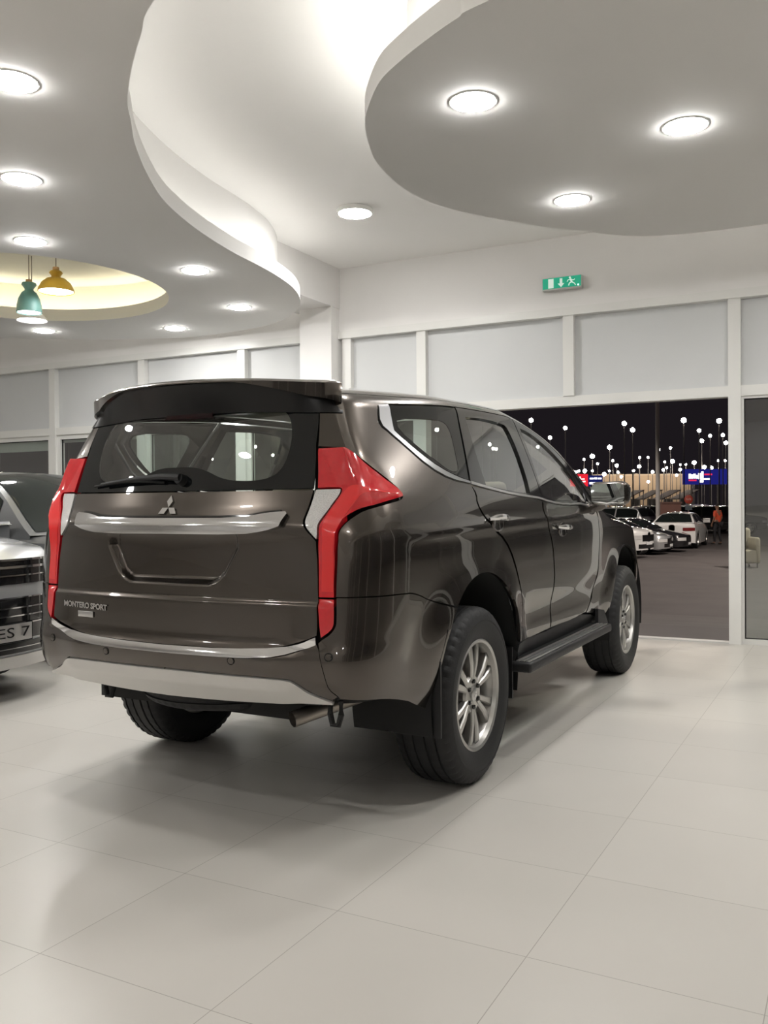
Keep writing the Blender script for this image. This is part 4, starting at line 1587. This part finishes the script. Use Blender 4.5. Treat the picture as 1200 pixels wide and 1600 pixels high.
def simple_car(kind, paint, label, loc, rz, group=None, wheels=True):
    K = KINDS[kind]
    L2, W2 = K['L'] / 2, K['W'] / 2
    root = thing('car', label, 'car', loc, rz, group)
    tzf = pch(*K['tz'])
    FRONT, REAR = .30, .24

    def wf(x):
        a = np.clip((x - (L2 - FRONT)) / FRONT, 0, 1)
        b_ = np.clip((-x - (L2 - REAR)) / REAR, 0, 1)
        return W2 * (1 - a) ** .25 * (1 - b_) ** .25 * (1 - .05 * (abs(x) / L2) ** 2)
    K['wf'] = wf
    xs_ = sorted(set(list(np.linspace(-L2 + REAR, L2 - FRONT, 30)) + [L2 - FRONT * k_ ** 2 for k_ in np.linspace(0.02, 1, 10)] + [-L2 + REAR * k_ ** 2 for k_ in np.linspace(0.02, 1, 10)]))
    rows_ = []
    for x in xs_:
        w_ = float(wf(x))
        t_ = float(tzf(x))
        zb = K['zb'] + .05 * sm(L2 - .6, L2, abs(x))
        # arch: the sill lifts over the wheels
        cut = 0.0
        for a_ in K['ax']:
            d = abs(x - a_)
            R_ = K['wr'] + .055
            if d < R_:
                cut = max(cut, K['wr'] + math.sqrt(R_ * R_ - d * d))
        zl = max(zb, cut)
        half = [(0, zb + .02), (w_ * .70, zb + .02), (w_ * .72, zl), (w_ * .985, zl), (w_, max(zl + .01, zb + .22)), (w_, max(zl + .02, .60)), (w_ * .988, max(zl + .03, t_ - .17)), (w_ * .955, t_ - .05), (w_ * .88, t_ - .008), (w_ * .5, t_ + .018), (0, t_ + .024)]
        rows_.append([(x, y, z) for y, z in half] + [(x, -y, z) for y, z in half[-2:0:-1]])
    mb = MB()
    rr = [r_ + [r_[0]] for r_ in rows_]
    mb.grid(rr)
    mb.build('body', paint, root, angle=38, weld=True)
    cabf = pch(*K['cab'])
    cx0, cx1 = K['cab'][0][0], K['cab'][0][-1]

    def sec(x, f, off=0.0):
        """cabin section point: f 0..1 up the side, 1..2 across the roof"""
        t_ = float(tzf(x)); h = t_ + (K['H'] - t_) * float(cabf(x))
        k_ = (h - t_) / (K['H'] - 1.0)
        wb_ = min(W2 * .90, float(wf(x)) * .93)
        wt = wb_ - .24 * k_
        if f <= 1:
            return (x, wb_ + (wt - wb_) * f + off, t_ - .03 + (h - .045 * k_ - t_ + .03) * f)
        g_ = f - 1
        return (x, wt * (1 - g_) + off * 0, h - .045 * k_ + .055 * k_ * math.sin(g_ * PI / 2) + off)
    fs_ = [0, .25, .5, .75, 1, 1.12, 1.3, 1.6, 2]
    rows_ = []
    for x in np.linspace(cx0 + .01, cx1 - .01, 34):
        h_ = [sec(x, f) for f in fs_]
        rows_.append(h_ + [(p[0], -p[1], p[2]) for p in h_[-2::-1]])
    mb = MB(); mb.grid(rows_)
    mb.build('cabin', paint, root, angle=50)
    xr1 = K['cab'][0][1]; xf1 = K['cab'][0][-2]

    def strip(name, xa, xb, nx):
        mb = MB()
        rows_ = []
        for x in np.linspace(xa, xb, nx):
            h_ = [sec(x, f, .007) for f in (1.10, 1.3, 1.6, 2)]
            rows_.append(h_ + [(p[0], -p[1], p[2]) for p in h_[-2::-1]])
        mb.grid(rows_)
        mb.build(name, M['dark_window'], root, angle=60)
    strip('windscreen', xf1 + .03, cx1 - .05, 12)
    strip('rear_window', cx0 + .06, xr1 - .02, 10)
    xm = .5 * (xr1 + xf1) + .10
    for s in (1, -1):
        for xa, xb in ((xr1 - .12, xm - .04), (xm + .04, xf1 + .42)):
            mb = MB()
            rows_ = []
            for x in np.linspace(xa, xb, 12):
                rows_.append([(p[0], p[1] * s, p[2]) for p in (sec(x, f, .006) for f in (.10, .4, .7, .93))])
            mb.grid(rows_)
            mb.build('side_window', M['dark_window'], root, angle=60)
        mb = MB()
        mb.box(cx1 - .42, cx1 - .25, s * (W2 * .93) - .0, s * (W2 * .93 + .20), 1.0, 1.13, bev=.03)
        mb.build('door_mirror', paint, root)

    def nose(y, off, front=True):
        d, sg = (FRONT, 1) if front else (REAR, -1)
        w0 = W2 * .95
        return sg * (L2 - d * min(1, abs(y) / w0) ** 4 + off)

    def face(name, m, y0, y1, z0, z1, front=True, off=.012, n_=14, th=.03):
        mb = MB()
        ys_ = np.linspace(y0, y1, n_)
        a_ = [[(nose(y, off, front), y, z) for y in ys_] for z in (z0, z1)]
        b_ = [[(nose(y, off - th, front), y, z) for y in ys_] for z in (z0, z1)]
        mb.grid([b_[0], a_[0], a_[1], b_[1]])
        mb.add([a_[0][0], a_[1][0], b_[1][0], b_[0][0]], [(0, 1, 2, 3)])
        mb.add([a_[0][-1], a_[1][-1], b_[1][-1], b_[0][-1]], [(0, 1, 2, 3)])
        return mb.build(name, m, root, angle=40)
    K['face'] = face
    zf = float(tzf(L2)); zr = float(tzf(-L2))
    if not kind == 'near':
        for s in (1, -1):
            face('headlamp', M['clear_lens'], s * .52, s * .845, zf - .20, zf - .07)
            face('tail_lamp', M['dull_red'], s * .42, s * .85, zr - .22, zr - .09, front=False)
        face('grille', M['black_gloss'], -.50, .50, zf - .27, zf - .06, off=.008)
        face('lower_intake', M['black_gloss'], -.66, .66, K['zb'] + .10, K['zb'] + .24, off=.008)
        face('number_plate', M['blind'], -.25, .25, zf - .39, zf - .29, off=.016)
        face('number_plate', M['blind'], -.25, .25, zr - .36, zr - .25, front=False, off=.016)
        face('rear_valance', M['black_plastic'], -.70, .70, K['zb'] + .08, K['zb'] + .2, front=False, off=.006)
    if wheels:
        for a_ in K['ax']:
            for s in (1, -1):
                wheel((a_, s * (W2 - .125), K['wr']), s, parent=root, full=False, tyre_r=K['wr'], wd=.21, rim_r=K['wr'] * .66, spokes=10)
    mb = MB()
    mb.box(-L2 + .3, L2 - .3, -W2 * .68, W2 * .68, .24, .60)
    mb.build('underbody', M['dark'], root, smooth=False)
    return root


# --- showroom neighbours
carA = simple_car('suv', PAINTS['silver'], 'silver car with barred grille and name plate at the left edge', (-.14, 4.57, 0), -PI / 2)
for ch in list(carA.children):
    if ch.name.split('.')[0] in ('headlamp', 'grille', 'lower_intake', 'number_plate') and ch.bound_box[0][0] > 0:
        bpy.data.objects.remove(ch)
F = KINDS['suv']['face']
K = KINDS['suv']
F('grille_opening', M['black_gloss'], -.80, .80, .735, .885, off=.010)
go = F('grille_bar', M['chrome'], -.76, .78, .835, .850, off=.020, n_=24)
F('grille_bar', M['chrome'], -.80, .82, .882, .895, off=.020, n_=24)
F('grille_bar', M['chrome'], -.74, .76, .786, .794, off=.018, n_=24)
for s in (1, -1):
    F('headlamp', M['clear_lens'], s * .74, s * .86, .80, .885, off=.022)
F('lower_grille', M['black_gloss'], -.76, .76, .39, .655, off=.010)
for z in (.648, .585, .535, .485):
    F('grille_bar', M['chrome'], -.74, .74, z, z + .008, off=.020, n_=24)
pl = F('name_plate', M['satin'], -.13, .44, .385, .490, off=.030)
F('plate_frame', M['black_gloss'], -.14, .45, .378, .497, off=.026)
vs_, fs_ = text_mesh('SERIES 7', .088, .001, 1.05)
wd_ = max(p.x for p in vs_) - min(p.x for p in vs_)
mb = MB()
mb.add([(K['L'] / 2 + .031 + p.z, p.x * .50 / wd_ + .155, .437 + p.y) for p in vs_], fs_)
mb.build('lettering', M['black_gloss'], pl, smooth=False)
F('bumper_intake', M['black_gloss'], -.70, .74, .305, .372, off=.010)
F('bumper_line', M['chrome'], -.60, .66, .335, .341, off=.016)
F('skid_plate', M['satin'], -.74, .80, .215, .290, off=.020)

carB = simple_car('suv', PAINTS['grey'], 'dark grey car with greenish windscreen behind the silver one', (2.15, 4.75, 0), -PI / 2)
carB.scale = (1, 1, .95)

# --- the lot outside
GZ = -.63


def at(px, depth, z):
    d = _f + _r * ((px - 600) / 1386.69)
    d2 = np.array([d[0], d[1]])
    p = CAM[:2] + d2 * depth
    return (float(p[0]), float(p[1]), z)


simple_car('suv', PAINTS['white'], 'white car in the lot, first nose seen past the SUV front wheel', (26.7, 3.75 + 2.27, GZ), -PI / 2 - .16)
cc = simple_car('sedan', PAINTS['silver'], 'silver car in the lot with dark grille, second nose of the row', (28.95, 3.55 + 2.32, GZ), -PI / 2)
cc.scale = (1, 1, .9)
suv_proto = simple_car('suv', PAINTS['silver'], 'x', at(960, 46, GZ), 1.2)
cc = simple_car('sedan', PAINTS['black'], 'black car in the lot, third nose of the row', (30.95, 3.25 + 2.32, GZ), -PI / 2)
cc.scale = (1, 1, .86)
sed_proto = simple_car('sedan', PAINTS['white'], 'white sedan in the lot seen from its tail, beside the man in orange', (34.9, 4.25, GZ), 0.03)


def repaint(root, paint):
    for ch in root.children:
        if ch.name.split('.')[0] in ('body', 'cabin', 'door_mirror'):
            ch.data = ch.data.copy()
            ch.data.materials[0] = paint


for src, paint, px, dep, rz, lab in ((suv_proto, None, 958, 47, 1.2, 'silver car with its roof showing above the row of noses'),
                                     (sed_proto, 'black', 958, 56, 1.4, 'black car under the canopies, left of the tall pole'),
                                     (suv_proto, 'white', 1004, 60, 1.5, 'white car under the canopies, just left of the tall pole'),
                                     (sed_proto, 'grey', 1056, 62, -1.5, 'grey car behind the brown booth'),
                                     (suv_proto, 'silver', 1094, 56, -1.5, 'silver car behind the round red sign'),
                                     (sed_proto, 'white', 1112, 70, -1.5, 'white car below the blue billboard'),
                                     (suv_proto, 'black', 1133, 52, -1.5, 'black car behind the man in orange, at the door post'),
                                     (sed_proto, 'red', 932, 66, 1.5, 'dark red car seen just over the door mirror'),
                                     (suv_proto, 'grey', 1076, 80, 1.5, 'far grey car in the last row under the billboard')):
    c = copy_tree(src) if paint else src
    c.location = at(px, dep, GZ)
    c.rotation_euler = (0, 0, rz)
    c['label'] = lab
    c['group'] = 'parked cars in the back rows of the lot'
    if paint:
        repaint(c, PAINTS[paint])

# ------------------------------------------------------------------ street lamps
LAMPS = [(884, 663, 5), (860, 678, 4.5), (976, 656, 6), (989, 666, 6), (1069, 651, 7), (1124, 652, 6.5), (953, 693, 6), (1028.5, 697, 5.5), (1048, 694, 3.5), (1093, 667, 5), (1110, 675, 4), (1097, 683, 5), (1130, 674, 4.5), (1134.5, 686, 5),
         (926, 707, 6), (913, 712, 3), (934, 719, 3), (1085, 717, 5.5), (1051, 715, 5.5), (1039, 716, 3), (964, 721.5, 4.5), (958, 714, 3), (1000, 709, 3), (1013, 709, 3), (999, 723, 4.5), (1020, 731.5, 4), (990, 729.5, 3.5), (966, 732, 3.5), (971, 739, 3.5),
         (972, 748, 3), (944.5, 735, 5), (952.5, 730, 3), (1037, 728.5, 4), (1042, 725, 3), (1063, 728, 4), (1057.5, 736.5, 3.5), (1013, 747, 3.5), (1076, 743.5, 4), (1063.5, 720, 2.5), (1072, 720, 2.5), (1083, 729.5, 3.5), (1112, 725, 4.5),
         (1121, 731, 3), (1101, 724, 5), (1123, 714, 3), (1133.5, 714, 3), (900, 732, 4), (914, 730, 5), (905, 730, 3), (926, 730, 3)]
lp = None
for i, (px, py, r) in enumerate(LAMPS):
    hz = 785 - .0073 * (px - 600) - 3
    zl = (1.5 if i in (43, 47) else 0) + 8.0 if py < 700 else 7.0 if py < 722 else 5.5 if py < 735 else 4.6
    dep = (zl - 1.217) * 1386.69 / (hz - py)
    while 98 < dep < 132:
        zl += .25
        dep = (zl - 1.217) * 1386.69 / (hz - py)
    r_ = r * dep / 1386.69
    pos = at(px, dep, GZ)
    side = 'left' if px < 1028 else 'right'
    t = thing('street_lamp', 'lit lot lamp %s in the night sky, %s of the tall pole' % ('high' if py < 700 else 'midway' if py < 722 else 'low', side), 'street lamp', pos, 0.0, 'lot lamps %s %s of the tall pole' % ('high' if py < 700 else 'midway' if py < 722 else 'low', side))
    hh = zl - GZ
    mb = MB()
    mb.tube([(0, 0, 0), (0, 0, hh - r_ * .9)], [.05 + dep * .0001, .03 + dep * .0001], 8)
    mb.build('pole', M['lamp_pole'], t)
    mb = MB()
    bm = bmesh.new()
    bmesh.ops.create_icosphere(bm, subdivisions=2, radius=r_ * .58)
    for p in bm.verts:
        p.co.z = p.co.z + hh
    mb.bm(bm)
    mb.build('lamp_head', M['lamp_head'], t)
    if i == 0:
        lamp_src = t

lr = random.Random(3)
for i in range(34):
    px = lr.uniform(-150, 850)
    zl = lr.choice((6.5, 7.5, 8.0))
    dep = lr.uniform(55, 130)
    t = copy_tree(lamp_src)
    t.location = at(px, dep, GZ)
    t['label'] = 'lit lot lamp seen through the glazed wall left of the doorway'
    t['group'] = 'lot lamps beyond the glazed wall'

tp = thing('light_pole', 'tall grey steel pole standing alone in the middle of the lot', 'pole', at(1028, 42, GZ))
mb = MB()
mb.tube([(0, 0, 0), (0, 0, 12)], [.105, .085], 12)
mb.build('pole', mat('pale_steel', (.5, .48, .46), .5), tp)
mb = MB()
mb.box(-.2, .2, -.2, .2, 0, .25, bev=.02)
mb.build('base', mat('concrete', (.35, .33, .31), .8, noise=.1, scale=4), tp)

# unseen lamps added beyond the frame to brighten the near lot
for x, y, e in ((15, 14, 900), (14, -9, 900), (26, -3, 900), (30, 16, 900)):
    t = thing('street_lamp', 'unseen lot lamp added near the showroom to brighten the ground', 'street lamp', (x, y, GZ), 0, 'added near lot lamps')
    mb = MB()
    mb.tube([(0, 0, 0), (0, 0, 9)], [.09, .06], 10)
    mb.build('pole', M['steel'], t)
    mb = MB()
    mb.box(-.35, .35, -.15, .15, 9, 9.12, bev=.02)
    mb.build('lamp_housing', M['steel'], t)
    ld = bpy.data.lights.new('added_lot_light', 'SPOT')
    ld.energy = e * 6
    ld.spot_size = 2.6
    ld.shadow_soft_size = .25
    ld.color = (1.0, .88, .78)
    lo = bpy.data.objects.new('added_lot_light', ld)
    COL.objects.link(lo)
    lo.parent = t
    lo.location = (0, 0, 8.9)

# ------------------------------------------------------------------ warehouse, canopies, signs
wh0 = np.array(at(928, 190, GZ)); wh1 = np.array(at(1082, 190, GZ))
mid = (wh0 + wh1) / 2
d = wh1 - wh0
wt = thing('warehouse', 'long beige warehouse at the back of the lot', 'building', tuple(mid), math.atan2(d[1], d[0]))
wl = float(np.linalg.norm(d)) / 2
mb = MB()
mb.box(-wl, wl, 0, 14, 0, 7.6)
mb.build('wall', mat('beige_cladding', (.46, .36, .26), .7, noise=.06, scale=.6), wt, smooth=False)
mb = MB()
mb.box(-wl - .2, wl + .2, -.2, 14.2, 7.6, 7.9)
mb.build('parapet', mat('beige_trim', (.55, .46, .36), .7), wt, smooth=False)
for i in range(6):
    x = -wl + (i + .5) * wl / 3
    mb = MB()
    mb.box(x - .9, x + .9, -.06, .02, .0, 2.6)
    mb.build('door', M['black_plastic'], wt, smooth=False)
    mb = MB()
    mb.box(x - .25, x + .25, -1.2, -.02, 7.95, 8.05)
    fo = mb.build('added_floodlight', M['steel'], wt, smooth=False)  # made-up fixture for the light added below
    ld = bpy.data.lights.new('added_wall_light', 'POINT')  # point light added in front of the wall to brighten the cladding
    ld.energy = 380
    ld.color = (1, .84, .66)
    ld.shadow_soft_size = .3
    lo = bpy.data.objects.new('added_wall_light', ld)
    COL.objects.link(lo)
    lo.parent = wt
    lo.location = (x, -4.5, 7.2)
RB = mat('canopy_cloth', (.115, .070, .062), .8)
for i, px in enumerate((915, 943, 971, 999, 1027, 1055)):
    dep = 118
    t = thing('car_canopy', 'dark red-brown shade canopy on white posts in front of the warehouse', 'canopy', at(px + 14, dep, GZ), math.radians(-62), 'shade canopies')
    hw_ = 28 * dep / 1386.69 / 2
    mb = MB()
    mb.prism([(-hw_, 1.9), (hw_, 3.1), (hw_, 3.2), (-hw_, 2.0)], -2.4, 2.4, Matrix(((1, 0, 0, 0), (0, 0, 1, 0), (0, 1, 0, .3), (0, 0, 0, 1))))
    mb.build('roof_sheet', RB, t, smooth=False)
    for y_ in (-2.2, 2.2):
        mb = MB()
        mb.tube([(hw_ - .1, y_, 0), (hw_ - .1, y_, 3.4)], .07, 8)
        mb.build('post', M['frame'], t)


def board(label, px0, px1, py0, py1, dep, col, marks, cat='billboard'):
    hz = 785 - .0073 * ((px0 + px1) / 2 - 600) - 3
    k_ = dep / 1386.69
    z0 = 1.217 + (hz - py1) * k_ - GZ
    z1 = 1.217 + (hz - py0) * k_ - GZ
    hw_ = (px1 - px0) / 2 * k_
    t = thing('billboard', label, cat, at((px0 + px1) / 2, dep, GZ), math.radians(28.18 - 90))
    mb = MB()
    mb.box(-hw_, hw_, 0, .3, z0, z1)
    mb.build('cabinet', emission('sign_' + label[:4], col[0], col[1]), t, smooth=False)
    mb = MB()
    for x in (-hw_ * .6, hw_ * .6):
        mb.tube([(x, .15, 0), (x, .15, z0)], .12, 8)
    mb.build('legs', M['steel'], t)
    for nm, c, s, bits in marks:
        em_ = emission(nm, c, s)
        for a0, a1, b0, b1 in bits:
            mb = MB()
            mb.box(-hw_ + a0 * 2 * hw_, -hw_ + a1 * 2 * hw_, -.04, .01, z1 - b1 * (z1 - z0), z1 - b0 * (z1 - z0))
            mb.build(nm, em_, t, smooth=False)
    return t


board('blue lit billboard with white and red lettering behind the lot', 1068, 1136, 727, 751, 105, ((.012, .014, .16), 1.0),
      [('lettering', (1, .95, 1), 2.0, [(.12, .17, .30, .62), (.18, .22, .35, .62), (.23, .28, .30, .60), (.29, .33, .38, .62), (.34, .40, .26, .66), (.41, .46, .15, .85), (.47, .60, .60, .70), (.36, .45, .70, .88)]),
       ('lettering', (.8, .03, .10), 1.0, [(.48, .66, .30, .40), (.12, .30, .68, .78)])])
board('red lit sign with white script above the door mirror', 892, 919, 735, 754, 105, ((.75, .02, .035), 1.1),
      [('lettering', (1, .8, .8), 1.8, [(.10, .16, .15, .45), (.22, .30, .28, .45), (.32, .40, .15, .45), (.50, .58, .20, .45), (.60, .80, .36, .45), (.25, .34, .62, .80), (.36, .62, .70, .80), (.62, .85, .55, .66)])])
board('dark blue lit sign with two white lines beside the red one', 920, 942, 737, 754, 108, ((.01, .015, .10), 1.0),
      [('lettering', (.85, .85, 1), 2.2, [(.08, .35, .22, .36), (.40, .60, .18, .36), (.65, .92, .22, .36), (.05, .30, .62, .80), (.34, .62, .62, .80), (.66, .95, .66, .82)])])

kb = thing('utility_booth', 'low reddish-brown booth at the foot of the tall pole', 'booth', at(1046, 44, GZ), math.radians(-62))
mb = MB()
mb.box(-.48, .48, -.3, .3, 0, 1.78)
mb.build('body', mat('brown_render', (.25, .13, .105), .8, noise=.08, scale=3), kb, smooth=False)
mb = MB()
mb.box(-.52, .52, -.34, .34, 1.78, 1.86)
mb.build('lid', mat('brown_lid', (.20, .11, .09), .7), kb, smooth=False)
mb = MB()
mb.lathe([(0, .012), (.09, .010), (.10, 0)], 20, frame_at((.1, -.3, 1.3), (1, 0, 0), (0, 0, 1)))
mb.build('round_mark', mat('pale_mark', (.38, .24, .21), .7), kb)

rs = thing('round_sign', 'round red traffic sign on a grey post beside the white sedan', 'road sign', at(1076, 44, GZ), math.radians(28.18 - 90))
mb = MB()
mb.tube([(0, .04, 0), (0, .04, 2.2)], .035, 10)
mb.build('post', M['steel'], rs)
mb = MB()
mb.lathe([(0, .012), (.205, .012), (.215, .006), (.215, 0)], 32, frame_at((0, 0, 1.98), (1, 0, 0), (0, 0, 1)))
sd = mb.build('disc', mat('sign_red', (.50, .075, .05), .5), rs)
mb = MB()
fmx = frame_at((0, -.0125, 1.98), (1, 0, 0), (0, 0, 1))
for x0, x1, y0, y1 in ((-.12, -.07, -.04, .06), (-.05, -.01, -.05, .03), (.01, .05, -.04, .06), (.07, .12, -.05, .05)):
    mb.prism([(x0, y0), (x1, y0), (x1, y1), (x0, y1)], 0, .003, fmx)
mb.build('sign_marks', mat('sign_pale', (.62, .30, .25), .6), rs, smooth=False)
mb = MB()
mb.box(-.17, .17, -.01, .02, 1.45, 1.66)
mb.build('small_plate', mat('slate_plate', (.16, .20, .23), .6), rs, smooth=False)

# stand-in chair on the lot for a beige shape in the right-hand glass
ac = thing('armchair', 'stand-in beige upholstered tub chair on the lot behind the glass right of the doorway', 'armchair', at(1165, 25.0, GZ), math.radians(28.18 - 90))
ac.scale = (.74, .85, 1.0)
BG = mat('beige_cloth', (.42, .38, .29), .9, bump=.2, scale=60)
mb = MB()
mb.box(-.26, .26, -.42, .42, .12, .50, bev=.08)
mb.build('seat', BG, ac)
mb = MB()
mb.box(-.34, .34, .26, .48, .15, 1.10, bev=.10)
mb.build('backrest', BG, ac)
for s in (-1, 1):
    mb = MB()
    mb.box(s * .29 - .09, s * .29 + .09, -.42, .44, .12, .85, bev=.08)
    mb.build('armrest', BG, ac)
    for y_ in (-.33, .33):
        mb = MB()
        mb.tube([(s * .28, y_, 0), (s * .28, y_, .15)], .025, 8)
        mb.build('leg', M['black_plastic'], ac)


# ------------------------------------------------------------------ man in orange
def skin_body(name, joints, bones, radii, m, parent=None, sub=2):
    me = bpy.data.meshes.new(name)
    names = list(joints)
    idx = {n_: i for i, n_ in enumerate(names)}
    me.from_pydata([joints[n_] for n_ in names], [(idx[a_], idx[b_]) for a_, b_ in bones], [])
    o = link(name, me, parent)
    sk_ = o.modifiers.new('skin', 'SKIN')
    sk_.use_smooth_shade = True
    me.skin_vertices or None
    if not me.skin_vertices:
        bm = bmesh.new(); bm.from_mesh(me); bm.verts.layers.skin.verify(); bm.to_mesh(me); bm.free()
    for n_ in names:
        sv = me.skin_vertices[0].data[idx[n_]]
        r = radii[n_]
        sv.radius = r if isinstance(r, tuple) else (r, r)
        sv.use_root = n_ == names[0]
    ss_ = o.modifiers.new('sub', 'SUBSURF')
    ss_.levels = sub; ss_.render_levels = sub
    dg = bpy.context.evaluated_depsgraph_get()
    dg.update()
    me2 = bpy.data.meshes.new_from_object(o.evaluated_get(dg))
    o.modifiers.clear()
    o.data = me2
    me2.materials.clear()
    me2.materials.append(m)
    me2.polygons.foreach_set('use_smooth', [True] * len(me2.polygons))
    return o


J = {'pelvis': (0, 0, .95), 'waist': (0, .01, 1.08), 'chest': (0, .0, 1.30), 'neck': (0, .005, 1.49), 'nb': (.01, .0, 1.545), 'head': (.02, 0, 1.62), 'crown': (.015, 0, 1.70)}
Rr = {'pelvis': (.15, .11), 'waist': (.14, .10), 'chest': (.16, .115), 'neck': .058, 'nb': .055, 'head': (.080, .092), 'crown': (.060, .070)}
Bn = [('pelvis', 'waist'), ('waist', 'chest'), ('chest', 'neck'), ('neck', 'nb'), ('nb', 'head'), ('head', 'crown')]
for s, nm in ((1, 'l'), (-1, 'r')):
    st = .10 * s
    J.update({nm + 'hip': (0, s * .095, .90), nm + 'knee': (.04 + st * .4, s * .10, .50), nm + 'ank': (-.02 + st * .9, s * .10, .085), nm + 'toe': (.14 + st * .9, s * .115, .035),
              nm + 'sho': (0, s * .185, 1.42), nm + 'elb': (-.03, s * .245, 1.14), nm + 'wri': (.09, s * .235, .92), nm + 'palm': (.115, s * .232, .865)})
    Rr.update({nm + 'hip': .088, nm + 'knee': .058, nm + 'ank': .042, nm + 'toe': .034, nm + 'sho': .062, nm + 'elb': .043, nm + 'wri': (.026, .032), nm + 'palm': (.020, .040)})
    Bn += [('pelvis', nm + 'hip'), (nm + 'hip', nm + 'knee'), (nm + 'knee', nm + 'ank'), (nm + 'ank', nm + 'toe'), ('chest', nm + 'sho'), (nm + 'sho', nm + 'elb'), (nm + 'elb', nm + 'wri'), (nm + 'wri', nm + 'palm')]
    for k_, (dy, ln) in enumerate(((-.030, .062), (-.010, .072), (.010, .068), (.030, .054))):
        f0 = (.122 + dy * .9, s * .230, .828); f1 = (f0[0] + .012, s * .222, .828 - ln * .55); f2 = (f0[0] + .006, s * .212, .828 - ln)
        J.update({nm + 'f%da' % k_: f0, nm + 'f%db' % k_: f1, nm + 'f%dc' % k_: f2})
        Rr.update({nm + 'f%da' % k_: .0105, nm + 'f%db' % k_: .0095, nm + 'f%dc' % k_: .008})
        Bn += [(nm + 'palm', nm + 'f%da' % k_), (nm + 'f%da' % k_, nm + 'f%db' % k_), (nm + 'f%db' % k_, nm + 'f%dc' % k_)]
    J.update({nm + 'ta': (.150, s * .222, .865), nm + 'tb': (.165, s * .214, .825)})
    Rr.update({nm + 'ta': .012, nm + 'tb': .0095})
    Bn += [(nm + 'palm', nm + 'ta'), (nm + 'ta', nm + 'tb')]
SKIN = mat('skin', (.23, .12, .075), .6)
pr_ = skin_body('person', J, Bn, Rr, SKIN)
tag(pr_, 'man in an orange shirt and dark trousers standing at the far side of the lot', 'person')
pr_.location = at(1121, 38.5, GZ)
pr_.rotation_euler = (0, 0, math.radians(60))
sub_ = lambda keys, g_: ({k_: J[k_] for k_ in keys}, {k_: tuple(np.array(Rr[k_] if isinstance(Rr[k_], tuple) else (Rr[k_],) * 2) * g_) for k_ in keys})
a_, r_ = sub_(['chest', 'waist', 'pelvis', 'lsho', 'rsho', 'lelb', 'relb'], 1.13)
a_['pelvis'] = (0, 0, .92)
a_['lelb'] = (-.026, .24, 1.18); a_['relb'] = (-.026, -.24, 1.18)
skin_body('shirt', a_, [('chest', 'waist'), ('waist', 'pelvis'), ('chest', 'lsho'), ('chest', 'rsho'), ('lsho', 'lelb'), ('rsho', 'relb')], r_, mat('orange_cloth', (.62, .085, .035), .8), pr_)
a_, r_ = sub_(['pelvis', 'lhip', 'rhip', 'lknee', 'rknee', 'lank', 'rank'], 1.16)
skin_body('trousers', a_, [('pelvis', 'lhip'), ('pelvis', 'rhip'), ('lhip', 'lknee'), ('rhip', 'rknee'), ('lknee', 'lank'), ('rknee', 'rank')], r_, mat('dark_cloth', (.022, .022, .026), .85), pr_)
for nm in 'lr':
    a_ = {'a': (J[nm + 'ank'][0] - .03, J[nm + 'ank'][1], .05), 'b': (J[nm + 'toe'][0] - .05, J[nm + 'toe'][1], .045), 'c': (J[nm + 'toe'][0] + .02, J[nm + 'toe'][1], .035)}
    skin_body('shoe', a_, [('a', 'b'), ('b', 'c')], {'a': (.048, .048), 'b': (.048, .044), 'c': (.040, .032)}, mat('shoe_leather', (.05, .045, .04), .6), pr_)
mb = MB()
bm = bmesh.new()
bmesh.ops.create_uvsphere(bm, u_segments=20, v_segments=12, radius=.098)
bmesh.ops.delete(bm, geom=[p for p in bm.verts if p.co.z < -.02 + .5 * max(0, p.co.x)], context='VERTS')
for p in bm.verts:
    p.co = Vector((p.co.x * .98 + .008, p.co.y * .90, p.co.z + 1.668))
mb.bm(bm)
mb.build('hair', mat('dark_hair', (.012, .010, .009), .7), pr_)
mb = MB()
mb.tube([(.098, 0, 1.645), (.125, 0, 1.615), (.100, 0, 1.607)], [.009, .016, .010], 8)
mb.build('nose', SKIN, pr_)
for s in (-1, 1):
    mb = MB()
    bm = bmesh.new()
    bmesh.ops.create_icosphere(bm, subdivisions=2, radius=.012)
    for p in bm.verts:
        p.co += Vector((.088, s * .033, 1.65))
    mb.bm(bm)
    mb.build('eye', M['frit'], pr_)
    mb = MB()
    bm = bmesh.new()
    bmesh.ops.create_icosphere(bm, subdivisions=2, radius=.03)
    for p in bm.verts:
        p.co = Vector((p.co.x * .6 + .005, p.co.y * .4 + s * .083, p.co.z + 1.635))
    mb.bm(bm)
    mb.build('ear', SKIN, pr_)
mb = MB()
mb.tube([(.090, -.025, 1.572), (.099, 0, 1.570), (.090, .025, 1.572)], [.005, .008, .005], 8)
mb.build('mouth', mat('lip', (.20, .075, .06), .6), pr_)
